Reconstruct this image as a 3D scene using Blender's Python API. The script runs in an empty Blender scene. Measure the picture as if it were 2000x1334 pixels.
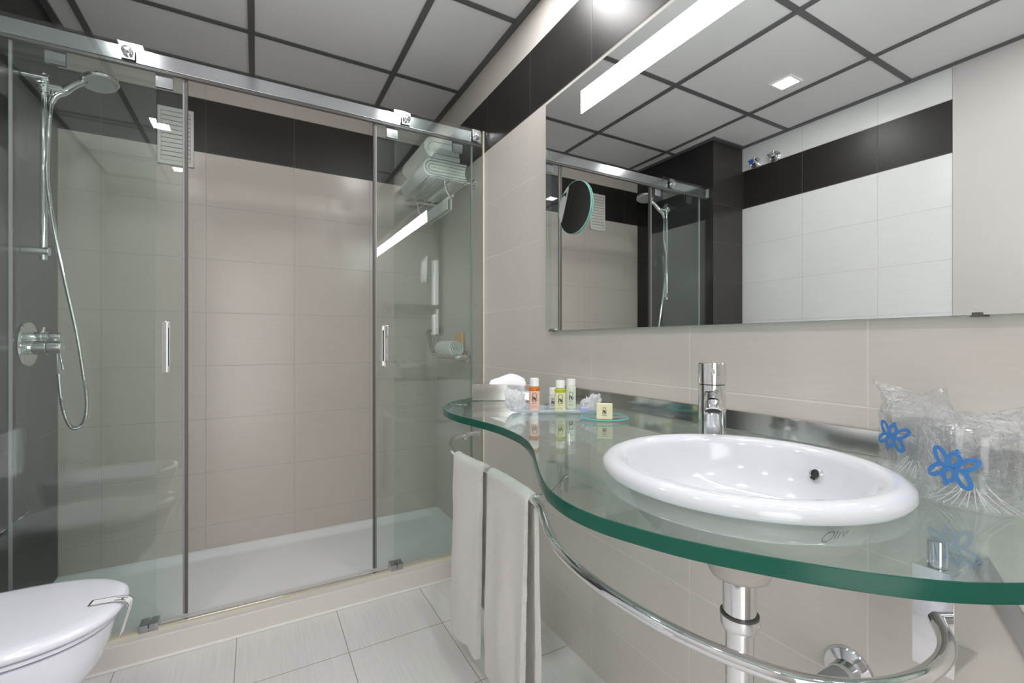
import bpy, bmesh, math, random
from mathutils import Vector, Matrix, noise
random.seed(7)
ZC = 1.12                       # eye height above the floor; builders below measure z from eye level
PI = math.pi
sc = bpy.context.scene
COL = sc.collection

# ------------------------------------------------------------------ camera, world, exposure
cam_d = bpy.data.cameras.new('camera'); cam = bpy.data.objects.new('camera', cam_d); COL.objects.link(cam)
cam_d.sensor_width = 36; cam_d.lens = 16.0; cam_d.clip_start = 0.02; cam_d.clip_end = 50
YAW = math.atan2(500, 888.9)
cam.location = (0, 0, ZC); cam.rotation_euler = (PI/2, 0, -YAW)
sc.camera = cam
world = bpy.data.worlds.new('world'); sc.world = world; world.use_nodes = True
world.node_tree.nodes['Background'].inputs[0].default_value = (1, 0.99, 0.99, 1)
world.node_tree.nodes['Background'].inputs[1].default_value = 1.15
sc.view_settings.view_transform = 'Standard'; sc.view_settings.look = 'None'
sc.view_settings.exposure = 1.66; sc.view_settings.gamma = 1; sc.view_settings.use_curve_mapping = False
LAMP_DOWN = 52.0; LAMP_STRIP = 12.0
DOWNLIGHTS = [(-.507, 1.40), (.745, 1.40), (-.53, .55), (.745, .55), (-.53, -.30), (.745, -.30)]  # last pair, unseen behind the camera, added as fill light

# ------------------------------------------------------------------ materials
def newmat(name):
    m = bpy.data.materials.new(name); m.use_nodes = True
    nt = m.node_tree; nt.nodes.clear()
    out = nt.nodes.new('ShaderNodeOutputMaterial')
    return m, nt, out
def pbr(name, col, rough=.4, metal=0, spec=.5, coat=0, bump=None, vary=0, sheen=0, emis=None, trans=0, sss=0):
    m, nt, out = newmat(name)
    b = nt.nodes.new('ShaderNodeBsdfPrincipled'); nt.links.new(b.outputs[0], out.inputs[0])
    b.inputs['Base Color'].default_value = (*col, 1); b.inputs['Roughness'].default_value = rough
    b.inputs['Metallic'].default_value = metal; b.inputs['Specular IOR Level'].default_value = spec
    b.inputs['Coat Weight'].default_value = coat; b.inputs['Coat Roughness'].default_value = .05
    b.inputs['Sheen Weight'].default_value = sheen
    b.inputs['Transmission Weight'].default_value = trans
    if vary:
        g = nt.nodes.new('ShaderNodeNewGeometry'); n = nt.nodes.new('ShaderNodeTexNoise'); n.inputs['Scale'].default_value = 6
        nt.links.new(g.outputs['Position'], n.inputs['Vector'])
        mx = nt.nodes.new('ShaderNodeMixRGB'); mx.inputs[1].default_value = (*col, 1)
        mx.inputs[2].default_value = (*[c*(1-vary) for c in col], 1)
        nt.links.new(n.outputs['Fac'], mx.inputs[0]); nt.links.new(mx.outputs[0], b.inputs['Base Color'])
    if bump:
        g = nt.nodes.new('ShaderNodeNewGeometry'); n = nt.nodes.new('ShaderNodeTexNoise')
        n.inputs['Scale'].default_value = bump[0]; n.inputs['Detail'].default_value = 6
        nt.links.new(g.outputs['Position'], n.inputs['Vector'])
        bp = nt.nodes.new('ShaderNodeBump'); bp.inputs['Strength'].default_value = bump[1]; bp.inputs['Distance'].default_value = bump[2]
        nt.links.new(n.outputs['Fac'], bp.inputs['Height']); nt.links.new(bp.outputs[0], b.inputs['Normal'])
    return m
def emit(name, col, s):
    m, nt, out = newmat(name); e = nt.nodes.new('ShaderNodeEmission')
    e.inputs[0].default_value = (*col, 1); e.inputs[1].default_value = s; nt.links.new(e.outputs[0], out.inputs[0]); return m
def thin_glass(name, tint, f0=.04, rough=0.0, haze=0.0, bump=None, hazecol=(.9, .92, .95)):
    """a clear sheet: each face reflects by angle and lets the rest straight through, tinted"""
    m, nt, out = newmat(name)
    t = nt.nodes.new('ShaderNodeBsdfTransparent'); t.inputs[0].default_value = (*tint, 1)
    g = nt.nodes.new('ShaderNodeBsdfAnisotropic') if 'ShaderNodeBsdfAnisotropic' in dir(bpy.types) else nt.nodes.new('ShaderNodeBsdfGlossy')
    g.inputs['Color'].default_value = (1, 1, 1, 1); g.inputs['Roughness'].default_value = rough
    lw = nt.nodes.new('ShaderNodeLayerWeight'); lw.inputs['Blend'].default_value = .5
    p = nt.nodes.new('ShaderNodeMath'); p.operation = 'POWER'; p.inputs[1].default_value = 5
    ml = nt.nodes.new('ShaderNodeMath'); ml.operation = 'MULTIPLY_ADD'; ml.inputs[1].default_value = 1-f0; ml.inputs[2].default_value = f0
    mx = nt.nodes.new('ShaderNodeMixShader')
    nt.links.new(lw.outputs['Facing'], p.inputs[0]); nt.links.new(p.outputs[0], ml.inputs[0]); nt.links.new(ml.outputs[0], mx.inputs[0])
    src = t
    if haze:
        d = nt.nodes.new('ShaderNodeBsdfDiffuse'); d.inputs[0].default_value = (*hazecol, 1)
        tl = nt.nodes.new('ShaderNodeBsdfTranslucent'); tl.inputs[0].default_value = (*hazecol, 1)
        dm = nt.nodes.new('ShaderNodeMixShader'); dm.inputs[0].default_value = .5
        nt.links.new(d.outputs[0], dm.inputs[1]); nt.links.new(tl.outputs[0], dm.inputs[2])
        hm = nt.nodes.new('ShaderNodeMixShader'); hm.inputs[0].default_value = haze
        nt.links.new(t.outputs[0], hm.inputs[1]); nt.links.new(dm.outputs[0], hm.inputs[2]); src = hm
    nt.links.new(src.outputs[0], mx.inputs[1]); nt.links.new(g.outputs[0], mx.inputs[2]); nt.links.new(mx.outputs[0], out.inputs[0])
    if bump:
        ge = nt.nodes.new('ShaderNodeNewGeometry'); n = nt.nodes.new('ShaderNodeTexNoise')
        n.inputs['Scale'].default_value = bump[0]; n.inputs['Detail'].default_value = 4; n.inputs['Distortion'].default_value = 1.5
        nt.links.new(ge.outputs['Position'], n.inputs['Vector'])
        bp = nt.nodes.new('ShaderNodeBump'); bp.inputs['Strength'].default_value = bump[1]; bp.inputs['Distance'].default_value = bump[2]
        nt.links.new(n.outputs['Fac'], bp.inputs['Height']); nt.links.new(bp.outputs[0], g.inputs['Normal']); nt.links.new(bp.outputs[0], lw.inputs['Normal'])
    return m

def tiles(name, axis, u0, pu, v0=.145, pv=.268, cream=(.64, .60, .555), dark=(.014, .012, .010), grout=(.45, .42, .38),
          band=(.945, 1.213), all_dark=False, rough=.22, streak=(9, 220), gw=.0016, spec=.5):
    """glazed wall tiles: joints every pu along the wall and pv in height, a row of dark tiles between the band heights"""
    m, nt, out = newmat(name); N = nt.nodes.new; L = nt.links.new
    b = N('ShaderNodeBsdfPrincipled'); L(b.outputs[0], out.inputs[0])
    b.inputs['Roughness'].default_value = rough; b.inputs['Specular IOR Level'].default_value = spec
    ge = N('ShaderNodeNewGeometry'); sp = N('ShaderNodeSeparateXYZ'); L(ge.outputs['Position'], sp.inputs[0])
    def math_(op, a, c=None, d=None):
        n = N('ShaderNodeMath'); n.operation = op
        for i, x in enumerate((a, c, d)):
            if x is None: continue
            if isinstance(x, (int, float)): n.inputs[i].default_value = x
            else: L(x, n.inputs[i])
        return n.outputs[0]
    U = sp.outputs[axis]; V = sp.outputs[2]
    def joint(src, o, p):
        f = math_('FRACT', math_('DIVIDE', math_('SUBTRACT', src, o-100*p), p))
        d = math_('MULTIPLY', math_('MINIMUM', f, math_('SUBTRACT', 1.0, f)), p)
        return d
    d = math_('MINIMUM', joint(U, u0, pu), joint(V, v0+(ZC if axis != 2 else 0), pv))
    mr = N('ShaderNodeMapRange'); mr.inputs['From Min'].default_value = gw*.6; mr.inputs['From Max'].default_value = gw*1.6
    L(d, mr.inputs['Value'])
    # fine linear streaks
    mp = N('ShaderNodeMapping'); L(ge.outputs['Position'], mp.inputs['Vector'])
    s = [streak[0]]*3; s[2] = streak[1]
    mp.inputs['Scale'].default_value = s
    nz = N('ShaderNodeTexNoise'); nz.inputs['Scale'].default_value = 1; nz.inputs['Detail'].default_value = 3; L(mp.outputs[0], nz.inputs['Vector'])
    if all_dark: col = dark
    cr = N('ShaderNodeMixRGB'); cr.inputs[1].default_value = (*[c*.94 for c in (dark if all_dark else cream)], 1); cr.inputs[2].default_value = (*[c*1.06 for c in (dark if all_dark else cream)], 1)
    L(nz.outputs['Fac'], cr.inputs[0]); base = cr.outputs[0]
    if not all_dark:
        inb = math_('MULTIPLY', math_('GREATER_THAN', V, band[0]+ZC), math_('LESS_THAN', V, band[1]+ZC))
        dk = N('ShaderNodeMixRGB'); dk.inputs[1].default_value = (*[c*.75 for c in dark], 1); dk.inputs[2].default_value = (*[c*1.3 for c in dark], 1); L(nz.outputs['Fac'], dk.inputs[0])
        mb = N('ShaderNodeMixRGB'); L(inb, mb.inputs[0]); L(base, mb.inputs[1]); L(dk.outputs[0], mb.inputs[2]); base = mb.outputs[0]
        gr = N('ShaderNodeMixRGB'); L(inb, gr.inputs[0]); gr.inputs[1].default_value = (*grout, 1); gr.inputs[2].default_value = (.06, .055, .05, 1); g = gr.outputs[0]
        L(math_('MULTIPLY_ADD', inb, .18, rough), b.inputs['Roughness'])
    else:
        gg = N('ShaderNodeRGB'); gg.outputs[0].default_value = (*grout, 1); g = gg.outputs[0]
    fin = N('ShaderNodeMixRGB'); L(mr.outputs[0], fin.inputs[0]); L(g, fin.inputs[1]); L(base, fin.inputs[2]); L(fin.outputs[0], b.inputs['Base Color'])
    bp = N('ShaderNodeBump'); bp.inputs['Strength'].default_value = .5; bp.inputs['Distance'].default_value = .001
    hh = math_('ADD', mr.outputs[0], math_('MULTIPLY', nz.outputs['Fac'], .10)); L(hh, bp.inputs['Height']); L(bp.outputs[0], b.inputs['Normal'])
    return m
def floor_mat():
    m, nt, out = newmat('pale streaked floor tile'); N = nt.nodes.new; L = nt.links.new
    b = N('ShaderNodeBsdfPrincipled'); L(b.outputs[0], out.inputs[0]); b.inputs['Roughness'].default_value = .3
    ge = N('ShaderNodeNewGeometry'); sp = N('ShaderNodeSeparateXYZ'); L(ge.outputs['Position'], sp.inputs[0])
    def mt(op, a, c):
        n = N('ShaderNodeMath'); n.operation = op
        for i, x in enumerate((a, c)):
            if isinstance(x, (int, float)): n.inputs[i].default_value = x
            else: L(x, n.inputs[i])
        return n.outputs[0]
    p = .355
    def jt(src, o):
        f = mt('FRACT', mt('DIVIDE', mt('SUBTRACT', src, o-50*p), p), 0); return mt('MULTIPLY', mt('MINIMUM', f, mt('SUBTRACT', 1.0, f)), p)
    d = mt('MINIMUM', jt(sp.outputs[0], .292), jt(sp.outputs[1], 1.716))
    mr = N('ShaderNodeMapRange'); mr.inputs['From Min'].default_value = .0008; mr.inputs['From Max'].default_value = .002; L(d, mr.inputs['Value'])
    mp = N('ShaderNodeMapping'); mp.inputs['Scale'].default_value = (170, 5, 1); L(ge.outputs['Position'], mp.inputs['Vector'])
    nz = N('ShaderNodeTexNoise'); nz.inputs['Scale'].default_value = 1; nz.inputs['Detail'].default_value = 4; L(mp.outputs[0], nz.inputs['Vector'])
    cr = N('ShaderNodeMixRGB'); cr.inputs[1].default_value = (.62, .60, .585, 1); cr.inputs[2].default_value = (.80, .79, .785, 1); L(nz.outputs['Fac'], cr.inputs[0])
    fin = N('ShaderNodeMixRGB'); L(mr.outputs[0], fin.inputs[0]); fin.inputs[1].default_value = (.27, .26, .25, 1); L(cr.outputs[0], fin.inputs[2]); L(fin.outputs[0], b.inputs['Base Color'])
    bp = N('ShaderNodeBump'); bp.inputs['Strength'].default_value = .3; bp.inputs['Distance'].default_value = .0006
    L(mt('ADD', mr.outputs[0], mt('MULTIPLY', nz.outputs['Fac'], .5)), bp.inputs['Height']); L(bp.outputs[0], b.inputs['Normal'])
    return m

M = {}
M['chrome'] = pbr('chrome', (.78, .79, .80), .05, 1)
M['satin'] = pbr('satin chrome', (.50, .51, .53), .13, 1)
M['steel'] = pbr('polished steel', (.66, .65, .63), .12, 1)
M['brushed'] = pbr('brushed grey metal', (.42, .42, .42), .35, 1)
M['pipe_grey'] = pbr('grey pipe enamel', (.30, .30, .30), .3, .3)
M['porcelain'] = pbr('white porcelain', (.86, .865, .95), .08, 0, .6, .5)
M['basin'] = pbr('basin porcelain', (.68, .695, .74), .08, 0, .6, .5)
M['shade_painted'] = pbr('unglazed basin underside', (.46, .43, .40), .4)  # rim shade under the bowl put into this darker porcelain colour
M['tray'] = pbr('white shower tray', (.86, .87, .89), .25)
M['curb'] = pbr('off white curb', (.70, .66, .62), .3)
M['silicone'] = pbr('white sealant', (.80, .79, .76), .5)
M['old_silicone'] = pbr('yellowed sealant', (.62, .56, .36), .5)
M['seal'] = pbr('grey door seal', (.09, .085, .08), .35)
M['edge_grey'] = pbr('grey edge strip', (.26, .265, .26), .35)
M['frost'] = pbr('pale strip', (.50, .51, .50), .3, .2)
M['mirror'] = pbr('silvered mirror', (.86, .88, .87), .0, 1)
M['mirror_edge'] = pbr('green glass edge', (.25, .55, .48), .1)
M['ceil'] = pbr('ceiling panel', (.68, .68, .68), .35, 0, .4, vary=.04)
M['bar'] = pbr('grey ceiling grid', (.10, .10, .10), .45)
M['door'] = pbr('cream door lacquer', (.53, .505, .49), .35)
M['plaster'] = pbr('plaster', (.58, .55, .52), .6)
M['towel'] = pbr('white terry', (.95, .915, .885), .95, 0, .1, bump=(330, 1.0, .008), sheen=.3)
M['towel_cool'] = pbr('white bath towel', (.84, .84, .82), .95, 0, .1, bump=(300, .9, .004), sheen=.3)
M['grille'] = pbr('white plastic grille', (.72, .71, .68), .4)
M['rubber'] = pbr('dark rubber', (.03, .03, .03), .5)
M['glass'] = thin_glass('shower glass', (.94, .970, .958))
M['counter'] = thin_glass('green counter glass', (.875, .955, .935), .05)
M['counter_edge'] = pbr('green counter edge', (.012, .092, .064), .22, 0, .22)
M['dish'] = thin_glass('clear dish glass', (.93, .98, .97), .05)
M['dish_edge'] = pbr('teal dish edge', (.10, .62, .55), .1)
M['tumbler'] = thin_glass('tumbler glass', (.96, .97, .97), .06)
M['bag'] = thin_glass('clear plastic bag', (.95, .955, .965), .10, .10, .13, bump=(45, 1.0, .02))
M['cap_bag'] = thin_glass('shower cap wrapper', (.97, .975, .985), .10, .15, .55, bump=(60, .8, .01), hazecol=(.95, .95, .97))
M['acrylic'] = thin_glass('frosted acrylic', (.93, .96, .99), .06, .05, .38, hazecol=(.85, .93, 1.0))
M['white_plastic'] = pbr('white cap plastic', (.88, .88, .86), .3)
M['tissue'] = pbr('tissue paper', (.90, .90, .92), .9)
M['ink'] = pbr('black ink', (.015, .012, .012), .5)
M['grey_ink'] = pbr('grey etching', (.13, .15, .14), .5)
M['blue_ink'] = pbr('blue print', (.045, .19, .48), .4)
M['orange_gel'] = pbr('orange gel', (.80, .25, .03), .15, trans=.3)
M['orange_label'] = pbr('pale orange label', (.86, .55, .45), .3)
M['green_gel'] = pbr('lime gel', (.62, .68, .04), .15, trans=.3)
M['green_label'] = pbr('pale lime label', (.80, .80, .48), .3)
M['pale_label'] = pbr('pale green lotion', (.76, .82, .66), .3)
M['cream_label'] = pbr('cream lotion label', (.76, .74, .68), .3)
M['soap'] = pbr('cream soap wrapper', (.80, .75, .50), .35, bump=(90, .4, .002))
M['gold'] = pbr('amber wrapper', (.85, .45, .10), .35, bump=(60, .5, .003))
M['purple'] = pbr('lilac sachet', (.45, .45, .75), .4)
M['paper'] = pbr('white paper', (.85, .85, .86), .6)
M['strip'] = emit('lit mirror strip', (.96, .985, 1), LAMP_STRIP)
M['lamp'] = emit('lamp diffuser', (1, .99, .985), LAMP_DOWN)
M['floor'] = floor_mat()
M['copper'] = pbr('copper feed', (.75, .35, .2), .25, 1)
M['blue_dot'] = pbr('blue cap', (.03, .12, .45), .3)
M['wood'] = pbr('dark shelf board', (.10, .08, .07), .4)
M['wall_right'] = tiles('cream wall tile', 1, .8185, .4025, grout=(.72, .69, .65))
M['wall_rear'] = tiles('cream rear wall tile', 0, .182, .401, cream=(.53,.475,.43))
M['wall_left'] = tiles('cream left wall tile', 1, .8185, .4025, cream=(.68,.685,.685), grout=(.60, .58, .54))
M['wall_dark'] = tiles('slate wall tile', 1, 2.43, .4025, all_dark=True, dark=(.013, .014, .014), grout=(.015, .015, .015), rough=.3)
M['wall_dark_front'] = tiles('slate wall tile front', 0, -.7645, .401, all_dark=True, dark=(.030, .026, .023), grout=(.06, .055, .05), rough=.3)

# ------------------------------------------------------------------ mesh helpers (z from eye level)
def bm_new(): return bmesh.new()
def quad_fix(bm): bmesh.ops.recalc_face_normals(bm, faces=bm.faces[:])
def box(bm, lo, hi, bev=0, mi=0, seg=2):
    t = bmesh.new(); r = bmesh.ops.create_cube(t, size=1)
    for v in t.verts:
        v.co = Vector([(lo[i]+hi[i])/2 + v.co[i]*(hi[i]-lo[i]) for i in range(3)])
    if bev: bmesh.ops.bevel(t, geom=t.edges[:], offset=bev, segments=seg, affect='EDGES', profile=.5)
    merge(bm, t, mi=mi)
def merge(bm, t, mat=None, mi=0):
    mp = {}
    for v in t.verts: mp[v] = bm.verts.new(mat @ v.co if mat else v.co)
    for f in t.faces:
        try: nf = bm.faces.new([mp[v] for v in f.verts]); nf.material_index = mi or f.material_index; nf.smooth = f.smooth
        except ValueError: pass
    t.free()
def frame(d):
    d = Vector(d).normalized(); u = d.cross(Vector((0, 0, 1)))
    if u.length < 1e-4: u = Vector((1, 0, 0))
    u.normalize(); return d, u, d.cross(u).normalized()
def cyl(bm, p0, p1, r0, r1=None, seg=32, bev=0, mi=0):
    p0, p1 = Vector(p0), Vector(p1); r1 = r0 if r1 is None else r1
    L = (p1-p0).length
    prof = [(0, 0), (r0, 0), (r1, L), (0, L)]
    if bev: prof = [(0, 0), (r0-bev, 0), (r0-bev*.3, bev*.3), (r0, bev), (r1, L-bev), (r1-bev*.3, L-bev*.3), (r1-bev, L), (0, L)]
    lathe(bm, prof, p0, p1-p0, seg, mi)
def lathe(bm, prof, origin=(0, 0, 0), axis=(0, 0, 1), seg=48, mi=0, fn=None):
    d, u, w = frame(axis); o = Vector(origin); rings = []
    for r, h in prof:
        if r < 1e-6: rings.append([bm.verts.new(o+d*h)]); continue
        rings.append([bm.verts.new(o+d*h+(u*math.cos(2*PI*k/seg)+w*math.sin(2*PI*k/seg))*(r if not fn else fn(r, h, 2*PI*k/seg))) for k in range(seg)])
    fs = []
    for a, b in zip(rings, rings[1:]):
        for k in range(seg):
            k2 = (k+1) % seg
            if len(a) == 1 and len(b) == 1: continue
            if len(a) == 1: vs = [a[0], b[k], b[k2]]
            elif len(b) == 1: vs = [a[k], b[0], a[k2]]
            else: vs = [a[k], b[k], b[k2], a[k2]]
            f = bm.faces.new(vs); f.material_index = mi; fs.append(f)
    return fs
def spline(pts, n=12):
    P = [Vector(p) for p in pts]; P = [P[0]*2-P[1]]+P+[P[-1]*2-P[-2]]; o = []
    for i in range(1, len(P)-2):
        for k in range(n):
            t = k/n; a, b, c, d = P[i-1:i+3]
            o.append(.5*((2*b)+(-a+c)*t+(2*a-5*b+4*c-d)*t*t+(-a+3*b-3*c+d)*t**3))
    o.append(P[-2]); return o
def tube(bm, pts, r, seg=16, sm=10, mi=0, cap=True, rfn=None):
    P = spline(pts, sm) if sm else [Vector(p) for p in pts]
    n = None; rings = []
    for i, p in enumerate(P):
        t = (P[min(i+1, len(P)-1)]-P[max(i-1, 0)]).normalized()
        if n is None: n = frame(t)[1]
        n = (n-t*n.dot(t)).normalized(); b = t.cross(n)
        rr = rfn(i, len(P)) if rfn else r
        rings.append([bm.verts.new(p+(n*math.cos(2*PI*k/seg)+b*math.sin(2*PI*k/seg))*rr) for k in range(seg)])
    for a, b in zip(rings, rings[1:]):
        for k in range(seg): bm.faces.new([a[k], a[(k+1) % seg], b[(k+1) % seg], b[k]]).material_index = mi
    if cap:
        bm.faces.new(rings[0][::-1]).material_index = mi; bm.faces.new(rings[-1]).material_index = mi
def prism(bm, outline, z0, z1, mi_side=0, mi_cap=0):
    a = [bm.verts.new((x, y, z0)) for x, y in outline]; b = [bm.verts.new((x, y, z1)) for x, y in outline]
    n = len(a)
    bm.faces.new(a[::-1]).material_index = mi_cap; bm.faces.new(b).material_index = mi_cap
    for k in range(n): bm.faces.new([a[k], a[(k+1) % n], b[(k+1) % n], b[k]]).material_index = mi_side
def stroke(bm, pts, w, fmap, closed=False, sm=6, th=.0004, mi=0):
    """a printed line of width w in 2-D, mapped by fmap(x, y, h) onto a surface"""
    P = [Vector((p[0], p[1], 0)) for p in pts]
    if closed: P = P+[P[0]]
    P = spline(P, sm) if sm else P
    L = []; n = len(P)
    for i, p in enumerate(P):
        if closed: t = P[(i+1) % (n-1)]-P[(i-1) % (n-1)]
        else: t = P[min(i+1, n-1)]-P[max(i-1, 0)]
        t.normalize(); s = Vector((-t.y, t.x, 0))*w/2
        L.append([bm.verts.new(fmap(q.x, q.y, h)) for q, h in ((p+s, 0), (p+s, th), (p-s, th), (p-s, 0))])
    for a, b in zip(L, L[1:]):
        for k in range(4): bm.faces.new([a[k], a[(k+1) % 4], b[(k+1) % 4], b[k]]).material_index = mi
    bm.faces.new(L[0]).material_index = mi; bm.faces.new(L[-1][::-1]).material_index = mi

def thing(name, loc, label, cat, group=None):
    o = bpy.data.objects.new(name, None); COL.objects.link(o); o.empty_display_size = .05
    o.location = (loc[0], loc[1], loc[2]+ZC); o['label'] = label; o['category'] = cat
    if group: o['group'] = group
    return o
def rootrel(o):
    v = Vector((0, 0, 0))
    while o: v += o.location; o = o.parent
    return v
def obj(name, bm, mats, parent=None, smooth=True, label=None, loc=None, sharp=40, mod=None, recalc=True):
    """link ONE mesh object; its vertices were written in eye-level coordinates"""
    if recalc: quad_fix(bm)
    if parent: org = rootrel(parent)
    elif loc: org = Vector((loc[0], loc[1], loc[2]+ZC))
    else: org = Vector((0, 0, 0))
    for v in bm.verts: v.co = v.co + Vector((0, 0, ZC)) - org
    me = bpy.data.meshes.new(name); bm.to_mesh(me); bm.free()
    for m in (mats if isinstance(mats, (list, tuple)) else [mats]): me.materials.append(M[m])
    if smooth:
        for p in me.polygons: p.use_smooth = True
        try: me.set_sharp_from_angle(angle=math.radians(sharp))
        except Exception: pass
    hard = smooth and mod is None and not any(k in str(mats) for k in ('towel', 'bag', 'tissue'))
    o = bpy.data.objects.new(name, me); COL.objects.link(o)
    if parent: o.parent = parent
    else: o.location = org
    if label: o['label'] = label
    if mod: mod(o)
    if hard:
        wn = o.modifiers.new('normals', 'WEIGHTED_NORMAL'); wn.keep_sharp = True; wn.weight = 100
    return o
def tag(o, label, cat, group=None):
    o['label'] = label; o['category'] = cat
    if group: o['group'] = group
    return o
def struct(name, bm, mats, smooth=False):
    o = obj(name, bm, mats, smooth=smooth); o['kind'] = 'structure'; return o
def subsurf(n=2):
    def f(o):
        m = o.modifiers.new('s', 'SUBSURF'); m.levels = n; m.render_levels = n
    return f

# ------------------------------------------------------------------ the room
FL, CE = -1.12, 1.384
XR, XL, YB, YF = 1.0, -1.083, 2.742, -.75
XP, YP = -.7645, 2.034
bm = bm_new(); box(bm, (XL-.1, YF-.1, FL-.1), (XR+.1, YB+.1, FL)); struct('floor', bm, 'floor')
bm = bm_new(); box(bm, (XL-.1, YF-.1, CE), (XR+.1, YB+.1, CE+.1)); struct('ceiling', bm, 'ceil')
bm = bm_new(); box(bm, (XR, YF-.1, FL), (XR+.1, YB+.1, CE)); struct('wall_right', bm, 'wall_right')
bm = bm_new(); box(bm, (XP-.45, YB, FL), (XR, YB+.1, CE)); struct('wall_rear', bm, 'wall_rear')
bm = bm_new(); box(bm, (XL-.1, .905, FL), (XL, YP, CE)); struct('wall_left', bm, 'wall_left')
bm = bm_new(); box(bm, (XL-.1, YF, FL), (XL+.004, .903, CE)); struct('door_1', bm, 'door')
bm = bm_new(); box(bm, (XL-.1, YF-.1, FL), (-.52, YF, CE)); box(bm, (.22, YF-.1, FL), (XR, YF, CE)); box(bm, (-.52, YF-.1, .93), (.22, YF, CE)); struct('wall_front', bm, 'plaster')  # unseen doorway gap added so the world background brightens the lower room
bm = bm_new(); box(bm, (XL-.1, YP, FL), (XP, YB, CE), mi=0)
quad_fix(bm)
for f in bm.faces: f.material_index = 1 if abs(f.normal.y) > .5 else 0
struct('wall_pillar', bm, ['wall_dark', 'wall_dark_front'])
# ceiling grid and edge trim
bm = bm_new(); w = .013; zt = CE-.006
for x in (-.653+.0, -.018, .617): box(bm, (x-w, YF, zt), (x+w, YB, CE-.0005))
for y in (2.345, 1.707, 1.07, .432, -.206): box(bm, (XL, y-w, zt+.001), (XR, y+w, CE-.0005))
struct('trim_1', bm, 'bar')
bm = bm_new(); w = .028; z0 = CE-.009
box(bm, (XR-w, YF, z0), (XR, YB, CE)); box(bm, (XP, YB-w, z0), (XR-w, YB, CE))
box(bm, (XL, YF, z0), (XL+w, YP-w, CE)); box(bm, (XL, YP-w, z0), (XP+w, YP, CE)); box(bm, (XP, YP, z0), (XP+w, YB-w, CE)); box(bm, (XL+w, YF, z0), (XR-w, YF+w, CE))
struct('trim_2', bm, 'bar')
# shower base: curb and tray
bm = bm_new()
box(bm, (XP, 2.012, FL), (XR, 2.115, -1.038), .006)
box(bm, (XL, 2.012, FL), (XP+.002, YP, -1.038), .004)
struct('trim_3', bm, 'curb', True)
bm = bm_new(); box(bm, (XL, 2.003, FL), (XR, 2.014, FL+.009), .003); struct('baseboard_front', bm, 'silicone', True)
bm = bm_new()
x0, x1, y0, y1 = XP, XR, 2.115, YB; zi, zo = -1.066, -1.043
N = 24; g = []
for j in range(N+1):
    row = []
    for i in range(N*2+1):
        x = x0+(x1-x0)*i/(2*N); y = y0+(y1-y0)*j/N
        e = min(x-x0, x1-x, (y-y0)*1.6, y1-y); t = max(0, min(1, (e-.028)/.03)); t = t*t*(3-2*t)
        row.append(bm.verts.new((x, y, zo+(zi-zo)*t)))
    g.append(row)
for j in range(N):
    for i in range(2*N): bm.faces.new([g[j][i], g[j][i+1], g[j+1][i+1], g[j+1][i]])
o = obj('shower_tray', bm, 'tray', loc=(.1, 2.4, -1.066)); tag(o, 'white rectangular shower tray behind the glass doors', 'shower tray')

# ------------------------------------------------------------------ ceiling lights
for i, (x, y) in enumerate(DOWNLIGHTS):
    lab = ['small square recessed ceiling light seen in the large mirror', 'recessed ceiling light next to the wall above the mirror',
           'recessed ceiling light nearest the cream door', 'recessed ceiling light above the washbasin', 'added unseen fill light above the cream door end, behind the camera', 'added unseen fill light behind the camera near the mirror wall'][i]
    t = thing('ceiling_light', (x, y, CE), lab, 'ceiling light', 'square recessed ceiling lights')
    s = .045
    bm = bm_new(); 
    for a, b in (((x-s-.012, y-s-.012), (x+s+.012, y-s)), ((x-s-.012, y+s), (x+s+.012, y+s+.012)), ((x-s-.012, y-s), (x-s, y+s)), ((x+s, y-s), (x+s+.012, y+s))):
        box(bm, (*a, CE-.007), (*b, CE), .001)
    obj('frame', bm, 'white_plastic', t)
    bm = bm_new(); box(bm, (x-s, y-s, CE-.005), (x+s, y+s, CE)); obj('diffuser', bm, 'lamp', t, False)

# ------------------------------------------------------------------ wall mirror
XM = .978
t = thing('wall_mirror', (XR, .6, .04), 'large wide frameless wall mirror above the washbasin with a lit strip', 'mirror')
bm = bm_new(); box(bm, (XM, -.35, .0415), (XR-.001, 1.472, .914)); quad_fix(bm)
for f in bm.faces: f.material_index = 0 if f.normal.x < -.5 else 1
obj('mirror_glass', bm, ['mirror', 'mirror_edge'], t, False)
bm = bm_new(); box(bm, (XM-.0012, -.1, .786), (XM-.0001, 1.252, .863)); obj('light_strip', bm, 'strip', t, False, label='bright white backlit strip')
for y in (.262, 1.44):
    bm = bm_new(); box(bm, (XM-.004, y-.008, .0385), (XR, y+.008, .0408), .0006); box(bm, (XM-.004, y-.006, .040), (XM-.0006, y+.006, .0455), .001)
    quad_fix(bm); obj('mirror_clip', bm, 'seal', t)
# magnifying mirror
c = Vector((.9755, 1.284, .470)); ax = Vector((-1, .0, .0)).normalized()
t = thing('magnifying_mirror', tuple(c), 'round magnifying mirror with green glass edge on the large mirror', 'mirror')
bm = bm_new(); R = .092
prof = [(0, 0)]
for k in range(1, 13): r = R*k/12*.985; prof.append((r, .0035*(r/R)**2))
lathe(bm, prof, c, ax, 64); obj('reflecting_face', bm, 'mirror', t)
bm = bm_new(); lathe(bm, [(R*.985, .0035), (R, .0035), (R, -.0015), (R*.97, -.002)], c, ax, 64); obj('glass_rim', bm, 'mirror_edge', t)
bm = bm_new(); lathe(bm, [(R*.969, -.002), (0, -.002)], c, ax, 64); cyl(bm, c-ax*.002, (XM-.0005, c.y, c.z), .05); obj('mount', bm, 'chrome', t)

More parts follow.
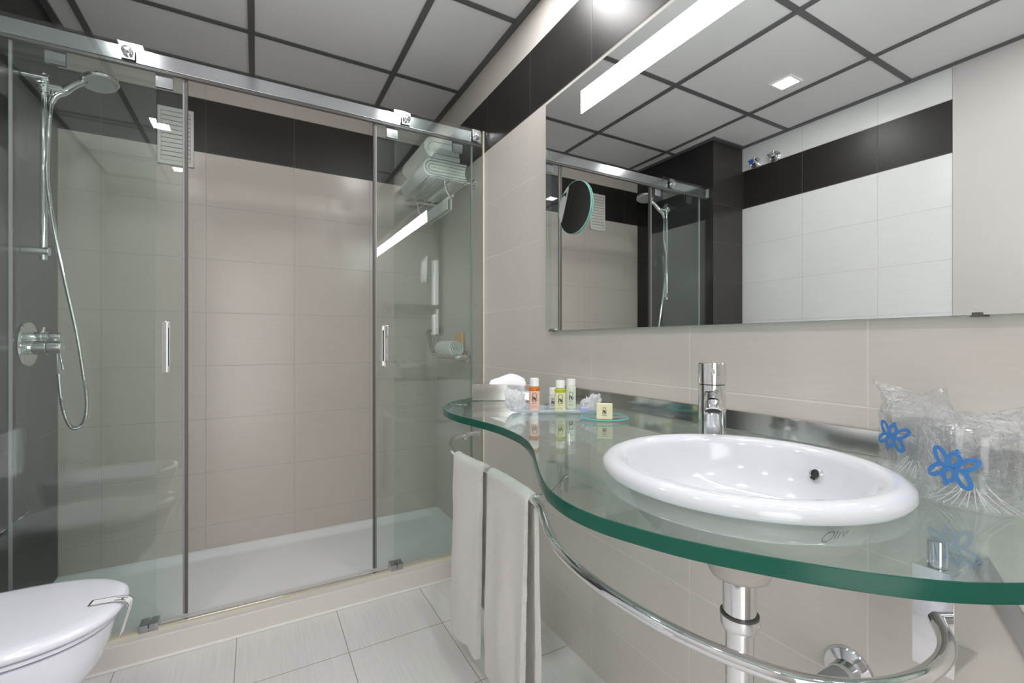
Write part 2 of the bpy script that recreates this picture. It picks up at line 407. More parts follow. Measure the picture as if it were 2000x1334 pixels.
# ------------------------------------------------------------------ shower enclosure
YG, YS = 2.067, 2.097
t = thing('door_rail', (.1, YG, .99), 'chrome horizontal rail across the top of the shower doors', 'rail')
bm = bm_new(); box(bm, (XP, 2.073, .993), (XR, 2.085, 1.046), .002); obj('track', bm, 'satin', t)
bm = bm_new(); box(bm, (XP, 2.0735, .981), (XR, 2.0895, .992), .001); obj('lower_lip', bm, 'seal', t)
bm = bm_new(); box(bm, (XP, 2.06, .987), (XP+.012, 2.088, 1.050), .001); obj('end_cap', bm, 'satin', t)
t = thing('floor_track', (.1, YG, -1.036), 'thin chrome sill track along the white shower curb', 'track')
bm = bm_new(); box(bm, (-.35, 2.060, -1.038), (.58, 2.074, -1.029), .001); obj('sill_strip', bm, 'chrome', t)
bm = bm_new(); box(bm, (XP, 2.0555, -1.038), (-.35, 2.0600, -1.032)); box(bm, (.58, 2.0555, -1.038), (XR, 2.06, -1.032)); box(bm, (-.35, 2.0565, -1.038), (.58, 2.0595, -1.034)); obj('sealant_line', bm, 'old_silicone', t)
def fixed(x0, x1, lab, clamps):
    t = thing('fixed_glass_panel', ((x0+x1)/2, YG, -1.036), lab, 'glass panel', None)
    bm = bm_new(); box(bm, (x0, YG-.003, -1.031), (x1, YG+.003, 1.056)); obj('glass_pane', bm, 'glass', t, False)
    for x in clamps:
        bm = bm_new(); box(bm, (x-.021, YG-.0065, .996), (x+.021, YG-.0032, 1.053), .001); cp = obj('clamp_plate', bm, 'satin', t)
        bm = bm_new(); cyl(bm, (x, YG-.0065, 1.022), (x, YG-.020, 1.022), .0165, .0165, 32, .002)
        q = obj('bolt', bm, 'chrome', cp)
        bm = bm_new()
        for a in range(4):
            cx, cz = x+.008*math.cos(a*PI/2+.4), 1.022+.008*math.sin(a*PI/2+.4); cyl(bm, (cx, YG-.0201, cz), (cx, YG-.0208, cz), .0022, seg=12)
        # bolt holes belong to the clamp plate
        obj('bolt_hole', bm, 'rubber', cp)
    return t
a = fixed(XP+.004, -.3148, 'fixed glass shower panel on the left in front of the shower head', (-.395,))
b = fixed(.548, XR-.008, 'fixed glass shower panel on the right beside the cream wall', (.602, .958))
bm = bm_new(); box(bm, (XR-.008, YG-.004, -1.036), (XR-.0045, YG+.004, 1.056)); obj('sealant_bead', bm, 'old_silicone', b)
bm = bm_new(); box(bm, (XR-.0045, YG-.005, -1.036), (XR, YG+.005, 1.056)); obj('wall_profile', bm, 'silicone', b)
def slider(x0, x1, inner, lab, hang, hx):
    t = thing('sliding_glass_door', ((x0+x1)/2, YS, -1.036), lab, 'sliding door', 'sliding glass shower doors')
    bm = bm_new(); box(bm, (x0, YS-.003, -1.022), (x1, YS+.003, .985)); obj('glass_pane', bm, 'glass', t, False)
    xi = x1 if inner > 0 else x0; s = inner
    bm = bm_new(); box(bm, (min(xi, xi-s*.007), YS-.0065, -1.022), (max(xi, xi-s*.007), YS+.0065, .984), .001)
    obj('pale_seal', bm, 'edge_grey', t)
    bm = bm_new(); box(bm, (min(xi, xi+s*.009), YS-.009, -1.022), (max(xi, xi+s*.009), YS+.009, .984), .001)
    obj('magnetic_seal', bm, 'seal', t)
    xo = x0 if inner > 0 else x1
    bm = bm_new(); box(bm, (xo-.004, YS-.006, -1.022), (xo+.004, YS+.004, .984), .001); obj('outer_edge_strip', bm, 'edge_grey', t)
    for x in hang:
        bm = bm_new(); box(bm, (x-.026, YS-.0075, .935), (x+.026, YS-.0032, 1.0), .001); box(bm, (x-.026, YS-.0075, .992), (x+.026, YS+.012, 1.0), .001)
        box(bm, (x-.026, YS+.0032, .935), (x+.026, YS+.0075, 1.0), .001); obj('hanger', bm, 'satin', t)
    h0, h1 = (-.113, .073)
    bm = bm_new(); box(bm, (hx-.011, YS-.028, h0), (hx+.007, YS-.018, h1), .002); q = obj('handle', bm, 'chrome', t)
    bm = bm_new()
    for z in (h0+.012, h1-.012): box(bm, (hx-.006, YS-.019, z-.01), (hx+.006, YS-.003, z+.01), .001)
    obj('handle_post', bm, 'chrome', q)
    bm = bm_new(); box(bm, (hx-.011, YS+.016, h0), (hx+.007, YS+.026, h1), .002)
    for z in (h0+.012, h1-.012): box(bm, (hx-.006, YS+.003, z-.01), (hx+.006, YS+.017, z+.01), .001)
    obj('inner_handle', bm, 'chrome', t)
    return t
slider(-.698, -.2268-.006, 1, 'left sliding glass shower door with chrome bar handle', (-.59, -.295), -.288)
slider(.463+.006, .945, -1, 'right sliding glass shower door with chrome bar handle', (.545, .868), .515)
for x, lab in ((-.335, 'chrome floor guide block at the left sliding door'), (.558, 'chrome floor guide block at the right sliding door')):
    bm = bm_new(); box(bm, (x-.028, 2.052, -1.038), (x-.001, 2.108, -1.012), .002); box(bm, (x+.001, 2.052, -1.038), (x+.028, 2.108, -1.012), .002)
    cyl(bm, (x+.014, 2.052, -1.02), (x+.014, 2.0505, -1.02), .004, seg=12)
    tag(obj('door_guide', bm, 'satin', loc=(x, 2.08, -1.038)), lab, 'door guide')

# ------------------------------------------------------------------ ventilation grille
t = thing('ventilation_grille', (-.34, YB, .852), 'white slatted ventilation grille on the rear shower wall', 'grille')
bm = bm_new(); gx0, gx1, gz0, gz1 = -.412, -.268, .858, 1.136
box(bm, (gx0, YB-.012, gz0), (gx0+.014, YB, gz1), .002); box(bm, (gx1-.014, YB-.012, gz0), (gx1, YB, gz1), .002)
box(bm, (gx0, YB-.0119, gz0), (gx1, YB, gz0+.020), .002); box(bm, (gx0, YB-.0119, gz1-.020), (gx1, YB, gz1), .002)
obj('frame', bm, 'grille', t)
bm = bm_new(); box(bm, (gx0+.01, YB-.003, gz0+.015), (gx1-.01, YB-.0005, gz1-.015)); obj('backing', bm, 'seal', t)
for k in range(11):
    z = gz0+.031+k*.0216; bm = bm_new(); q = bmesh.new(); r = bmesh.ops.create_cube(q, size=1)
    mt = Matrix.Translation(((gx0+gx1)/2, YB-.008, z)) @ Matrix.Rotation(math.radians(14), 4, 'X') @ Matrix.Diagonal((gx1-gx0-.030, .0022, .0178, 1))
    merge(bm, q, mt); obj('slat', bm, 'grille', t)

# ------------------------------------------------------------------ hand shower on slide bar
BX, BY = -.705, 2.384
t = thing('shower_set', (XP, BY, .34), 'chrome hand shower on a vertical slide bar with ribbed hose on the dark wall', 'shower')
bm = bm_new(); cyl(bm, (BX, BY, .31), (BX, BY, 1.02), .0105, bev=.002); obj('slide_bar', bm, 'chrome', t)
for z in (.343, 1.0):
    bm = bm_new(); cyl(bm, (XP, BY, z), (BX+.018, BY, z), .017, bev=.003); obj('wall_bracket', bm, 'chrome', t)
bm = bm_new(); cyl(bm, (BX, BY, .945), (BX, BY, .995), .019, bev=.004); cyl(bm, (BX-.012, BY-.002, .972), (BX+.05, BY+.012, .978), .016, .013, bev=.003)
cyl(bm, (BX, BY-.02, .972), (BX, BY-.038, .972), .012, bev=.003); obj('slider_holder', bm, 'chrome', t)
hc = Vector((-.5585, 2.457, 1.068)); h0 = Vector((-.686, 2.392, .915)); 
bm = bm_new(); tube(bm, [h0, (-.674, 2.394, .950), (-.652, 2.405, .976), (-.628, 2.42, 1.012), (-.600, 2.437, 1.045), hc+Vector((-.03, -.012, .010))], .012, 16, 8, rfn=lambda i, n: .0095+.006*math.sin(PI*min(1, i/n*1.2)))
obj('handset_handle', bm, 'chrome', t)
hd = Vector((.22, -.16, -1)).normalized()
bm = bm_new(); lathe(bm, [(0, -.022), (.02, -.021), (.045, -.012), (.060, -.002), (.064, .006), (.062, .013), (.056, .016), (0, .016)], hc, hd, 48)
hh = obj('shower_head', bm, 'chrome', t)
bm = bm_new(); lathe(bm, [(0, .0172), (.053, .0172), (.055, .0158), (0, .0150)], hc, hd, 48)
d_, u_, w_ = frame(hd)
for rr, n in ((.012, 6), (.024, 12), (.036, 18), (.047, 24)):
    for k in range(n):
        p = hc+(u_*math.cos(2*PI*k/n)+w_*math.sin(2*PI*k/n))*rr; cyl(bm, p+hd*.017, p+hd*.0195, .0018, .0012, 6)
obj('spray_face', bm, 'frost', hh)
def wp(px, py, X=None, Y=None):
    u = (px-1000)/888.9; v = (667-py)/888.9; s, c = math.sin(YAW), math.cos(YAW); d = Vector((s+c*u, c-s*u, v))
    k = X/d.x if X is not None else Y/d.y; return d*k
hp = [(-.686, 2.392, .917), (-.694, 2.400, .85), (-.699, 2.403, .75), (-.693, 2.375, .63), (-.6823, 2.37, .52), (-.6637, 2.375, .367), (-.6389, 2.38, .212), (-.6106, 2.385, .034), (-.5893, 2.39, -.147), (-.581, 2.39, -.249),
      (-.5906, 2.395, -.315), (-.6145, 2.40, -.342), (-.6395, 2.41, -.325), (-.6602, 2.415, -.2465), (-.6734, 2.42, -.106), (-.681, 2.427, -.012)]
bm = bm_new(); P = spline(hp, 46)
tube(bm, P, .0075, 12, 0, rfn=lambda i, n: .0082 if i % 2 else .0064); obj('hose', bm, 'chrome', t, sharp=60)
# mixer
c = Vector((XP, 2.427, -.010))
t = thing('shower_mixer', (XP, 2.427, -.01), 'chrome round shower mixer valve on the dark shower wall', 'mixer')
bm = bm_new(); lathe(bm, [(.0, 0), (.084, 0), (.086, .003), (.084, .009), (.078, .011), (0, .0112)], c, (1, 0, 0), 64); obj('cover_plate', bm, 'chrome', t)
bm = bm_new(); cyl(bm, c+Vector((.011, -.01, -.012)), c+Vector((.062, -.01, -.012)), .029, bev=.002); obj('valve_body', bm, 'chrome', t)
bm = bm_new(); cyl(bm, c+Vector((.063, -.01, -.012)), c+Vector((.105, -.01, -.012)), .027, bev=.003); kb = obj('knob', bm, 'chrome', t)
bm = bm_new(); cyl(bm, c+Vector((.098, -.015, -.035)), c+Vector((.110, -.028, -.100)), .0045, .0038, 16, .001); obj('lever', bm, 'chrome', kb)
bm = bm_new(); cyl(bm, c+Vector((.010, .0, .030)), c+Vector((.06, .0, .030)), .017, bev=.002); cyl(bm, c+Vector((.04, .0, .030)), c+Vector((.045, .0, .030)), .022, bev=.001)
cyl(bm, c+Vector((.06, .0, .030)), c+Vector((.098, .0, .030)), .0145, bev=.003); cyl(bm, c+Vector((.0805, 0, .028)), c+Vector((.0805, 0, -.004)), .0105, .0095, bev=.001); obj('hose_outlet', bm, 'chrome', t)
bm = bm_new(); cyl(bm, c+Vector((.046, 0, .045)), c+Vector((.050, 0, .066)), .005, .004, 12, .001); obj('diverter', bm, 'chrome', t)

# ------------------------------------------------------------------ towel rack with bath towels
t = thing('towel_rack', (XR, 2.40, .80), 'chrome hotel towel rack on the right shower wall', 'rack')
RZ = .826; y0, y1 = 2.185, 2.63
for y in (y0, y1):
    bm = bm_new(); lathe(bm, [(0, 0), (.026, 0), (.026, .004), (.02, .009), (0, .009)], (XR, y, RZ), (-1, 0, 0), 32); obj('wall_rosette', bm, 'chrome', t)
    bm = bm_new(); cyl(bm, (XR-.006, y, RZ), (.765, y, RZ), .007, bev=.001); obj('arm', bm, 'chrome', t)
for x in (.765, .815, .865, .915, .96):
    bm = bm_new(); box(bm, (x-.010, y0-.006, RZ-.004), (x+.010, y1+.006, RZ+.008), .003) if x == .765 else cyl(bm, (x, y0, RZ), (x, y1, RZ), .006, bev=.001); obj('rail', bm, 'chrome', t)
for y in (y0, y1):
    bm = bm_new(); tube(bm, [(.835, y, RZ-.004), (.84, y, RZ-.045), (.855, y, RZ-.075), (.875, y, RZ-.085)], .005, 12, 6); obj('hook_arm', bm, 'chrome', t)
bm = bm_new(); cyl(bm, (.875, y0-.02, RZ-.085), (.875, y1+.02, RZ-.085), .0065, bev=.001); obj('lower_rail', bm, 'chrome', t)

def folded(name, x0, x1, y0, y1, z0, z1, layers, mat, lab, cat, amp=.004, seed=1, grp=None):
    """a folded towel: layers stacked in height, all joined by round folds along one long side (low x)"""
    t = thing(name, ((x0+x1)/2, (y0+y1)/2, z0), lab, cat, grp)
    th = (z1-z0)/layers; R = (z1-z0)/2; zc = (z0+z1)/2
    pts = []
    # outer wrap: closed U section with rounded fold at x0, layer ends stepped at x1
    def sect(inner, k):
        o = []; r = R-inner; n = 14
        xe = x1-.004*k-random.random()*.008
        for a in range(n+1):
            an = PI/2+PI*a/n; o.append((x0+R+math.cos(an)*r, zc+math.sin(an)*r))
        return [(xe, zc+r)]+o+[(xe, zc-r)]
    nl = max(1, layers//2); lt = R/nl
    for k in range(nl):
        A = sect(k*lt, k); B = sect((k+1)*lt-.004 if k < nl-1 else R-.001, k)[::-1]
        B[0] = (A[-1][0], B[0][1]); B[-1] = (A[0][0], B[-1][1])
        bm = bm_new(); S = 14; loop = A+B; rings = []
        for j in range(S+1):
            y = y0+(y1-y0)*j/S; e = min(j, S-j)
            sh = -.0035 if e == 0 else 0
            row = []
            for i, (x, z) in enumerate(loop):
                nv = noise.noise(Vector((x*14+seed, y*9, z*22+k*.3)))*amp
                row.append(bm.verts.new((x+nv*.7, y+(nv*1.2 if e == 0 else 0), z+nv)))
            rings.append(row)
        n = len(loop)
        for a, b in zip(rings, rings[1:]):
            for i in range(n): bm.faces.new([a[i], a[(i+1) % n], b[(i+1) % n], b[i]])
        for r in (rings[0], rings[-1]):
            m = len(A)
            for i in range(m-1):
                bm.faces.new([r[i], r[i+1], r[n-2-i], r[n-1-i]])
        obj('towel_fold', bm, mat, t, sharp=50)
    return t
folded('folded_bath_towel', .728, .968, 2.20, 2.60, RZ+.009, .925, 6, 'towel_cool', 'lower folded white bath towel lying on the chrome rack', 'towel', .006, 3, 'bath towels on the rack')
folded('folded_bath_towel', .735, .93, 2.21, 2.60, .934, 1.040, 4, 'towel_cool', 'upper plump folded white bath towel on top of the rack stack', 'towel', .011, 9, 'bath towels on the rack')
# towel hung over the lower rail
def hung(name, xo, xi, y0, y1, ztop, zo, zi, th, mat, lab, cat, pathfn=None, seed=1, grp=None, rr=.012):
    """towel folded lengthwise and hung over a rail: outer drop to zo, inner drop to zi"""
    bm = bm_new(); S = 22; rings = []
    half = (xi-xo)/2
    for j in range(S+1):
        s = j/S; y = y0+(y1-y0)*s
        cx = pathfn(y) if pathfn else (xo+xi)/2
        def sec(r, zo_, zi_):
            o = []; n = 18
            for a in range(n+1): z = zo_+(ztop-half-zo_)*a/n; o.append((-r, z))
            for a in range(1, 12): an = PI-PI*a/12; o.append((math.cos(an)*r, ztop-half+math.sin(an)*r))
            for a in range(n+1): z = ztop-half+(zi_-ztop+half)*a/n; o.append((r, z))
            return o
        A = sec(half, zo, zi); B = sec(max(.002, half-th), zo, zi)[::-1]
        row = []
        edge = min(j, S-j)
        for i, (x, z) in enumerate(A+B):
            d = max(0, ztop-z)
            nv = noise.noise(Vector((y*11+seed*3.1, z*3.2, (0 if x < 0 else 4)+seed)))*.010*min(1, d*5)
            nv += noise.noise(Vector((y*30, z*28, seed+x*9)))*.0022
            wd = 1-.06*min(1, d/.5)                     # narrows a little towards the hem
            yy = y0+(y1-y0)*(.5+(s-.5)*wd)
            rnd = .0025 if edge == 0 else 0
            row.append(bm.verts.new((cx+x*(1+.7*min(1, d*2))+nv+(rnd if x < -half*.7 else 0), yy+nv*.4, z+(.006*math.sin(y*40+seed) if d > .2 else 0))))
        rings.append(row)
    n = len(rings[0]); m = n//2
    for a, b in zip(rings, rings[1:]):
        for i in range(n): bm.faces.new([a[i], a[(i+1) % n], b[(i+1) % n], b[i]])
    for r in (rings[0], rings[-1]):
        for i in range(m-1): bm.faces.new([r[i], r[i+1], r[n-2-i], r[n-1-i]])
    o = obj(name, bm, mat, loc=((xo+xi)/2, (y0+y1)/2, zo), sharp=60)
    return tag(o, lab, cat, grp)
hung('hanging_bath_mat', .860, .890, 2.22, 2.58, RZ-.072, RZ-.14, RZ-.14, .008, 'towel_cool', 'short white towel draped over the lower rail of the rack', 'towel', seed=5)

# ------------------------------------------------------------------ grab bar, rolled towel, amber packet
t = thing('grab_bar', (XR, 2.45, -.09), 'chrome angled grab bar with a wire soap basket on the shower wall', 'grab bar')
gp = [(XR-.004, 2.665, .068), (.935, 2.66, .066), (.905, 2.645, .055), (.902, 2.62, .03), (.905, 2.575, -.045), (.907, 2.555, -.068), (.911, 2.53, -.078), (.925, 2.42, -.082), (.928, 2.30, -.084), (.94, 2.268, -.084), (XR-.004, 2.257, -.084)]
bm = bm_new(); tube(bm, gp, .0125, 16, 8); obj('bar', bm, 'steel', t)
for p in (gp[0], gp[-1]):
    bm = bm_new(); lathe(bm, [(0, 0), (.034, 0), (.034, .004), (.026, .009), (0, .009)], (XR, p[1], p[2]), (-1, 0, 0), 36); obj('wall_flange', bm, 'steel', t)
bm = bm_new()
bz = -.098
tube(bm, [(.895, 2.27, bz), (.895, 2.53, bz), (.99, 2.53, bz), (.99, 2.27, bz), (.895, 2.27, bz)], .003, 8, 0)
for k in range(9): cyl(bm, (.897+.0115*k, 2.27, bz), (.897+.0115*k, 2.53, bz), .0016, seg=8)
for k in range(5): cyl(bm, (.895, 2.30+.05*k, bz-.002), (.99, 2.30+.05*k, bz-.002), .0018, seg=8)
obj('soap_basket', bm, 'steel', t)
rc = Vector((.935, 2.40, -.0385)); rr = .0425
t = thing('rolled_towel', (.945, 2.40, -.095), 'rolled white hand towel resting on the shower grab bar', 'towel')
bm = bm_new(); 
def rfn(r, h, a): return r*(1+.04*math.sin(a*2+.6)+.015*math.sin(a*5+h*20))
lathe(bm, [(.039, 0), (rr-.001, .002), (rr, .008), (rr, .075), (rr, .14), (rr, .212), (rr-.001, .218), (.039, .22)], (rc.x, 2.27, rc.z), (0, 1, 0), 40, fn=rfn)
lathe(bm, [(.039, 0), (.0365, .002), (.0365, .016), (0, .018)], (rc.x, 2.27, rc.z), (0, 1, 0), 40, fn=rfn)
lathe(bm, [(.039, .22), (0, .219)], (rc.x, 2.27, rc.z), (0, 1, 0), 40, fn=rfn)
obj('outer_wrap', bm, 'towel_cool', t, sharp=60)
bm = bm_new(); pts = []
for k in range(90):
    a = k/90*2*PI*2.6+1; r = .004+.031*k/90
    pts.append((rc.x+math.cos(a)*r, rc.z+math.sin(a)*r*1.05))
for (x, z), (x2, z2) in zip(pts, pts[1:]):
    d = Vector((x2-x, z2-z)).normalized(); nx, nz = -d.y*.0032, d.x*.0032
    q = [bm.verts.new((x+s*nx, yy, z+s*nz)) for s, yy in ((-1, 2.272), (1, 2.272), (1, 2.30), (-1, 2.30))]+[bm.verts.new((x2+s*nx, yy, z2+s*nz)) for s, yy in ((-1, 2.272), (1, 2.272), (1, 2.30), (-1, 2.30))]
    for f in ((0, 1, 5, 4), (1, 2, 6, 5), (3, 0, 4, 7)): bm.faces.new([q[i] for i in f])
bmesh.ops.remove_doubles(bm, verts=bm.verts[:], dist=.0004)
obj('spiral_layer', bm, 'towel_cool', t)
bm = bm_new(); box(bm, (.982, 2.31, -.0935), (.996, 2.41, .045), .006, seg=3)
tag(obj('bath_gel_packet', bm, 'gold', loc=(.985, 2.36, -.094)), 'amber wrapped packet standing behind the rolled towel in the shower', 'packet')

# ------------------------------------------------------------------ glass washbasin counter
CZ = -.21; TH = .019
edge = [(.9985, 1.585), (.90, 1.60), (.80, 1.592), (.70, 1.553), (.60, 1.488), (.527, 1.385), (.500, 1.29), (.4985, 1.20), (.512, 1.11), (.523, 1.01), (.518, .905), (.503, .835), (.474, .760), (.437, .690), (.402, .625),
        (.378, .575), (.361, .53), (.353, .475), (.358, .425), (.374, .376), (.397, .325), (.425, .280), (.455, .238), (.487, .200), (.525, .163), (.570, .133), (.62, .110), (.68, .098), (.76, .092), (.86, .09), (.9985, .09)]
sp = [(p.x, p.y) for p in spline([(x, y, 0) for x, y in edge], 6)]
BC = Vector((.665, .450)); BR = .212
t = thing('glass_counter', (.985, .8, CZ-TH), 'wavy green glass counter carrying the washbasin', 'countertop')
bm = bm_new()
# top and bottom sheets with the hole for the bowl, built as a strip from hole to outline
hole_n = len(sp)
def ang(p): return math.atan2(p[1]-BC.y, p[0]-BC.x)
import mathutils.geometry as mg
hole = [(BC.x+.172*math.cos(-2*PI*k/48), BC.y+.172*math.sin(-2*PI*k/48)) for k in range(48)]
tri = mg.delaunay_2d_cdt([Vector(p) for p in sp+hole], [], [list(range(len(sp))), list(range(len(sp), len(sp)+48))], 0, 1e-6)
V2, _, F2 = tri[0], tri[1], tri[2]
def inside(p, poly):
    c = False; n = len(poly)
    for i in range(n):
        (x1, y1), (x2, y2) = poly[i], poly[(i+1) % n]
        if (y1 > p[1]) != (y2 > p[1]) and p[0] < (x2-x1)*(p[1]-y1)/(y2-y1)+x1: c = not c
    return c
top = [bm.verts.new((v[0], v[1], CZ)) for v in V2]; bot = [bm.verts.new((v[0], v[1], CZ-TH)) for v in V2]
for f in F2:
    cx = sum(V2[i][0] for i in f)/len(f); cy = sum(V2[i][1] for i in f)/len(f)
    if inside((cx, cy), sp) and (cx-BC.x)**2+(cy-BC.y)**2 > .1715**2:
        bm.faces.new([top[i] for i in f]); bm.faces.new([bot[i] for i in f][::-1])
bmesh.ops.delete(bm, geom=[v for v in bm.verts if not v.link_faces], context='VERTS')
for f in bm.faces: f.material_index = 0
obj('glass_sheet', bm, 'counter', t, False, recalc=False)
bm = bm_new(); n = len(sp); e = .0015
rows = []
for i in range(n):
    p, q = Vector(sp[max(i-1, 0)]), Vector(sp[min(i+1, n-1)]); d = (q-p).normalized(); nn = Vector((d.y, -d.x))
    # outward normal points away from the sheet
    if inside((sp[i][0]+nn.x*.01, sp[i][1]+nn.y*.01), sp): nn = -nn
    c0 = Vector(sp[i])
    rows.append([bm.verts.new((c0.x+nn.x*a, c0.y+nn.y*a, z)) for a, z in ((-.0006, CZ+.0002), (e, CZ-.0012), (e, CZ-TH+.0012), (-.0006, CZ-TH-.0002))])
for a, b in zip(rows, rows[1:]):
    for k in range(3): bm.faces.new([a[k], b[k], b[k+1], a[k+1]])
    bm.faces.new([a[3], b[3], b[0], a[0]])
obj('polished_edge', bm, 'counter_edge', t, label='dark green polished edge', sharp=60)
# steel upstand on the wall
bm = bm_new(); box(bm, (.986, .10, CZ+.0005), (.998, 1.36, CZ+.047), .002)
tag(obj('splash_strip', bm, 'steel', loc=(.992, .7, CZ)), 'polished steel upstand strip along the wall behind the faucet', 'splashback')
# brackets: plate on edge of a wall arm
for k, (ya, yb) in enumerate(((1.216, 1.262), (.265, .315))):
    ym = (ya+yb)/2
    t = thing('counter_bracket', (XR, ym, -.50), ['chrome wall bracket under the far end of the glass counter', 'chrome wall bracket under the near end of the glass counter'][k], 'bracket', 'chrome brackets holding the counter')
    bm = bm_new(); box(bm, (.897, ya, -.500), (.901, yb, -.346), .0008); obj('front_plate', bm, 'chrome', t)
    bm = bm_new(); box(bm, (.901, ya+.002, -.352), (XR, yb-.002, -.347), .0005); obj('arm', bm, 'chrome', t)
    bm = bm_new(); box(bm, (.901, ya+.002, -.500), (XR, yb-.002, -.495), .0005); obj('arm', bm, 'chrome', t)
    bm = bm_new(); cyl(bm, (.916, ym, -.347), (.916, ym, -.305), .013, bev=.002); obj('stand_off', bm, 'chrome', t)
    bm = bm_new(); cyl(bm, (.897, ym, -.485), (.8955, ym, -.485), .005, seg=16); obj('screw', bm, 'steel', t)
# towel rail under the counter
RZ2 = -.42
rp = [(.895, 1.905), (.82, 1.885), (.75, 1.84), (.705, 1.77), (.675, 1.70), (.655, 1.62), (.645, 1.53), (.650, 1.43), (.658, 1.33), (.655, 1.20), (.648, 1.08), (.630, .98), (.595, .90), (.562, .83), (.532, .75), (.518, .67), (.514, .59), (.518, .52), (.530, .45), (.550, .385), (.585, .318), (.64, .272), (.71, .248), (.78, .244), (.84, .256), (.897, .285)]
t = thing('towel_rail', (.65, 1.0, RZ2), 'long curved chrome towel rail following the glass counter from below', 'towel rail')
bm = bm_new(); tube(bm, [(x, y, RZ2) for x, y in rp], .0105, 20, 8); obj('curved_tube', bm, 'chrome', t)
bm = bm_new(); tube(bm, [(.652, 1.035, RZ2), (.74, 1.08, RZ2-.01), (.897, 1.236, RZ2-.03)], .0065, 14, 8); cyl(bm, (.66, 1.0275, RZ2), (.644, 1.0285, RZ2), .0125, bev=.002); obj('tie_bar', bm, 'chrome', t)
bm = bm_new(); cyl(bm, (.735, 1.815, RZ2+.004), (.80, 1.84, RZ2+.004), .0045, bev=.001); cyl(bm, (.80, 1.84, RZ2+.016), (.80, 1.84, RZ2-.010), .010, bev=.003); obj('end_stud', bm, 'chrome', t)
bm = bm_new(); lathe(bm, [(0, 0), (.0105, 0), (.013, .002), (.013, .010), (0, .011)], (.888, 1.904, RZ2), (1, .2, 0), 24); obj('end_cap', bm, 'chrome', t)
def railx(y):
    for (xa, ya), (xb, yb) in zip(rp, rp[1:]):
        if yb <= y <= ya: return xa+(xb-xa)*(ya-y)/(ya-yb)
    return .65
hung('hanging_towel', .628, .668, 1.345, 1.555, RZ2+.017, -1.035, -.90, .012, 'towel', 'white hand towel hanging on the curved rail nearest the shower', 'towel', railx, 2, 'hand towels on the curved rail')
hung('hanging_towel', .626, .668, 1.030, 1.295, RZ2+.018, -1.045, -.99, .012, 'towel', 'white hand towel hanging on the curved rail nearest the washbasin', 'towel', railx, 7, 'hand towels on the curved rail')

# ------------------------------------------------------------------ washbasin
t = thing('washbasin', (BC.x, BC.y, CZ), 'round white drop-in washbasin set in the glass counter', 'washbasin')
rim = -.186
prof = [(.168, CZ-.002), (.204, CZ+.0008), (.210, CZ+.004), (.2125, CZ+.010), (.2095, CZ+.018), (.202, rim-.001), (.193, rim+.0015), (.184, rim), (.177, rim-.004), (.172, rim-.012), (.167, rim-.028), (.158, rim-.050), (.142, rim-.072), (.115, rim-.090), (.075, rim-.101), (.028, rim-.106), (.022, rim-.110),
        (.022, -.318), (0, -.318)]
bm = bm_new(); lathe(bm, prof, (BC.x, BC.y, 0), (0, 0, 1), 96)
obj('bowl', bm, 'basin', t, sharp=70)
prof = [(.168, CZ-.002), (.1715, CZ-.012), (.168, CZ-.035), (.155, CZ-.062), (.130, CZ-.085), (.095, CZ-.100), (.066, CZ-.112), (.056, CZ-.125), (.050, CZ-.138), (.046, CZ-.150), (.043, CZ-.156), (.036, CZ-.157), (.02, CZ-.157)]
bm = bm_new(); lathe(bm, prof, (BC.x, BC.y, 0), (0, 0, 1), 72); box(bm, (.695, .395, -.345), (.722, .425, -.30), .01, seg=3); obj('underside', bm, 'shade_painted', t, sharp=60)
bm = bm_new(); lathe(bm, [(0, .003), (.018, .003), (.021, .001), (.022, -.003), (0, -.003)], (BC.x, BC.y, rim-.108), (0, 0, 1), 32); obj('drain', bm, 'chrome', t)
oc = Vector((.8225, .417, -.2235)); on = Vector((-1, .22, .30)).normalized()
bm = bm_new(); lathe(bm, [(.0075, 0), (.0075, .003), (.0105, .0035), (.012, .001), (.012, -.004)], oc, on, 32); ov = obj('overflow_ring', bm, 'chrome', t)
bm = bm_new(); lathe(bm, [(0, .0008), (.008, .0008)], oc, on, 24); obj('overflow_hole', bm, 'rubber', ov)
# maker's lettering under the glass
bm = bm_new()
def wz(px, py, z):
    u = (px-1000)/888.9; v = (667-py)/888.9; s, c = math.sin(YAW), math.cos(YAW); d = Vector((s+c*u, c-s*u, v)); return d*(z/v)
zt_ = CZ-TH-.0008
O0 = wz(1600, 1062, zt_); ex = (wz(1664, 1046, zt_)-O0)/64; ey = (wz(1616, 1036, zt_)-O0)/26
def lm(x, y, h): q = O0+ex*x+ey*y; return Vector((q.x, q.y, zt_-h))
stroke(bm, [(11+11*math.cos(a*PI/6), 11+10*math.sin(a*PI/6)) for a in range(12)], 2.0, lm, True)
for pts in ([(27, 2), (27, 24)], [(34, 2), (34, 14)], [(34, 19), (34, 22)], [(40, 14), (45, 3), (50, 14)]): stroke(bm, pts, 2.2, lm, sm=0)
for v in bm.verts: pass
# strokes were widened in letter units already
obj('maker_lettering', bm, 'grey_ink', t, False)
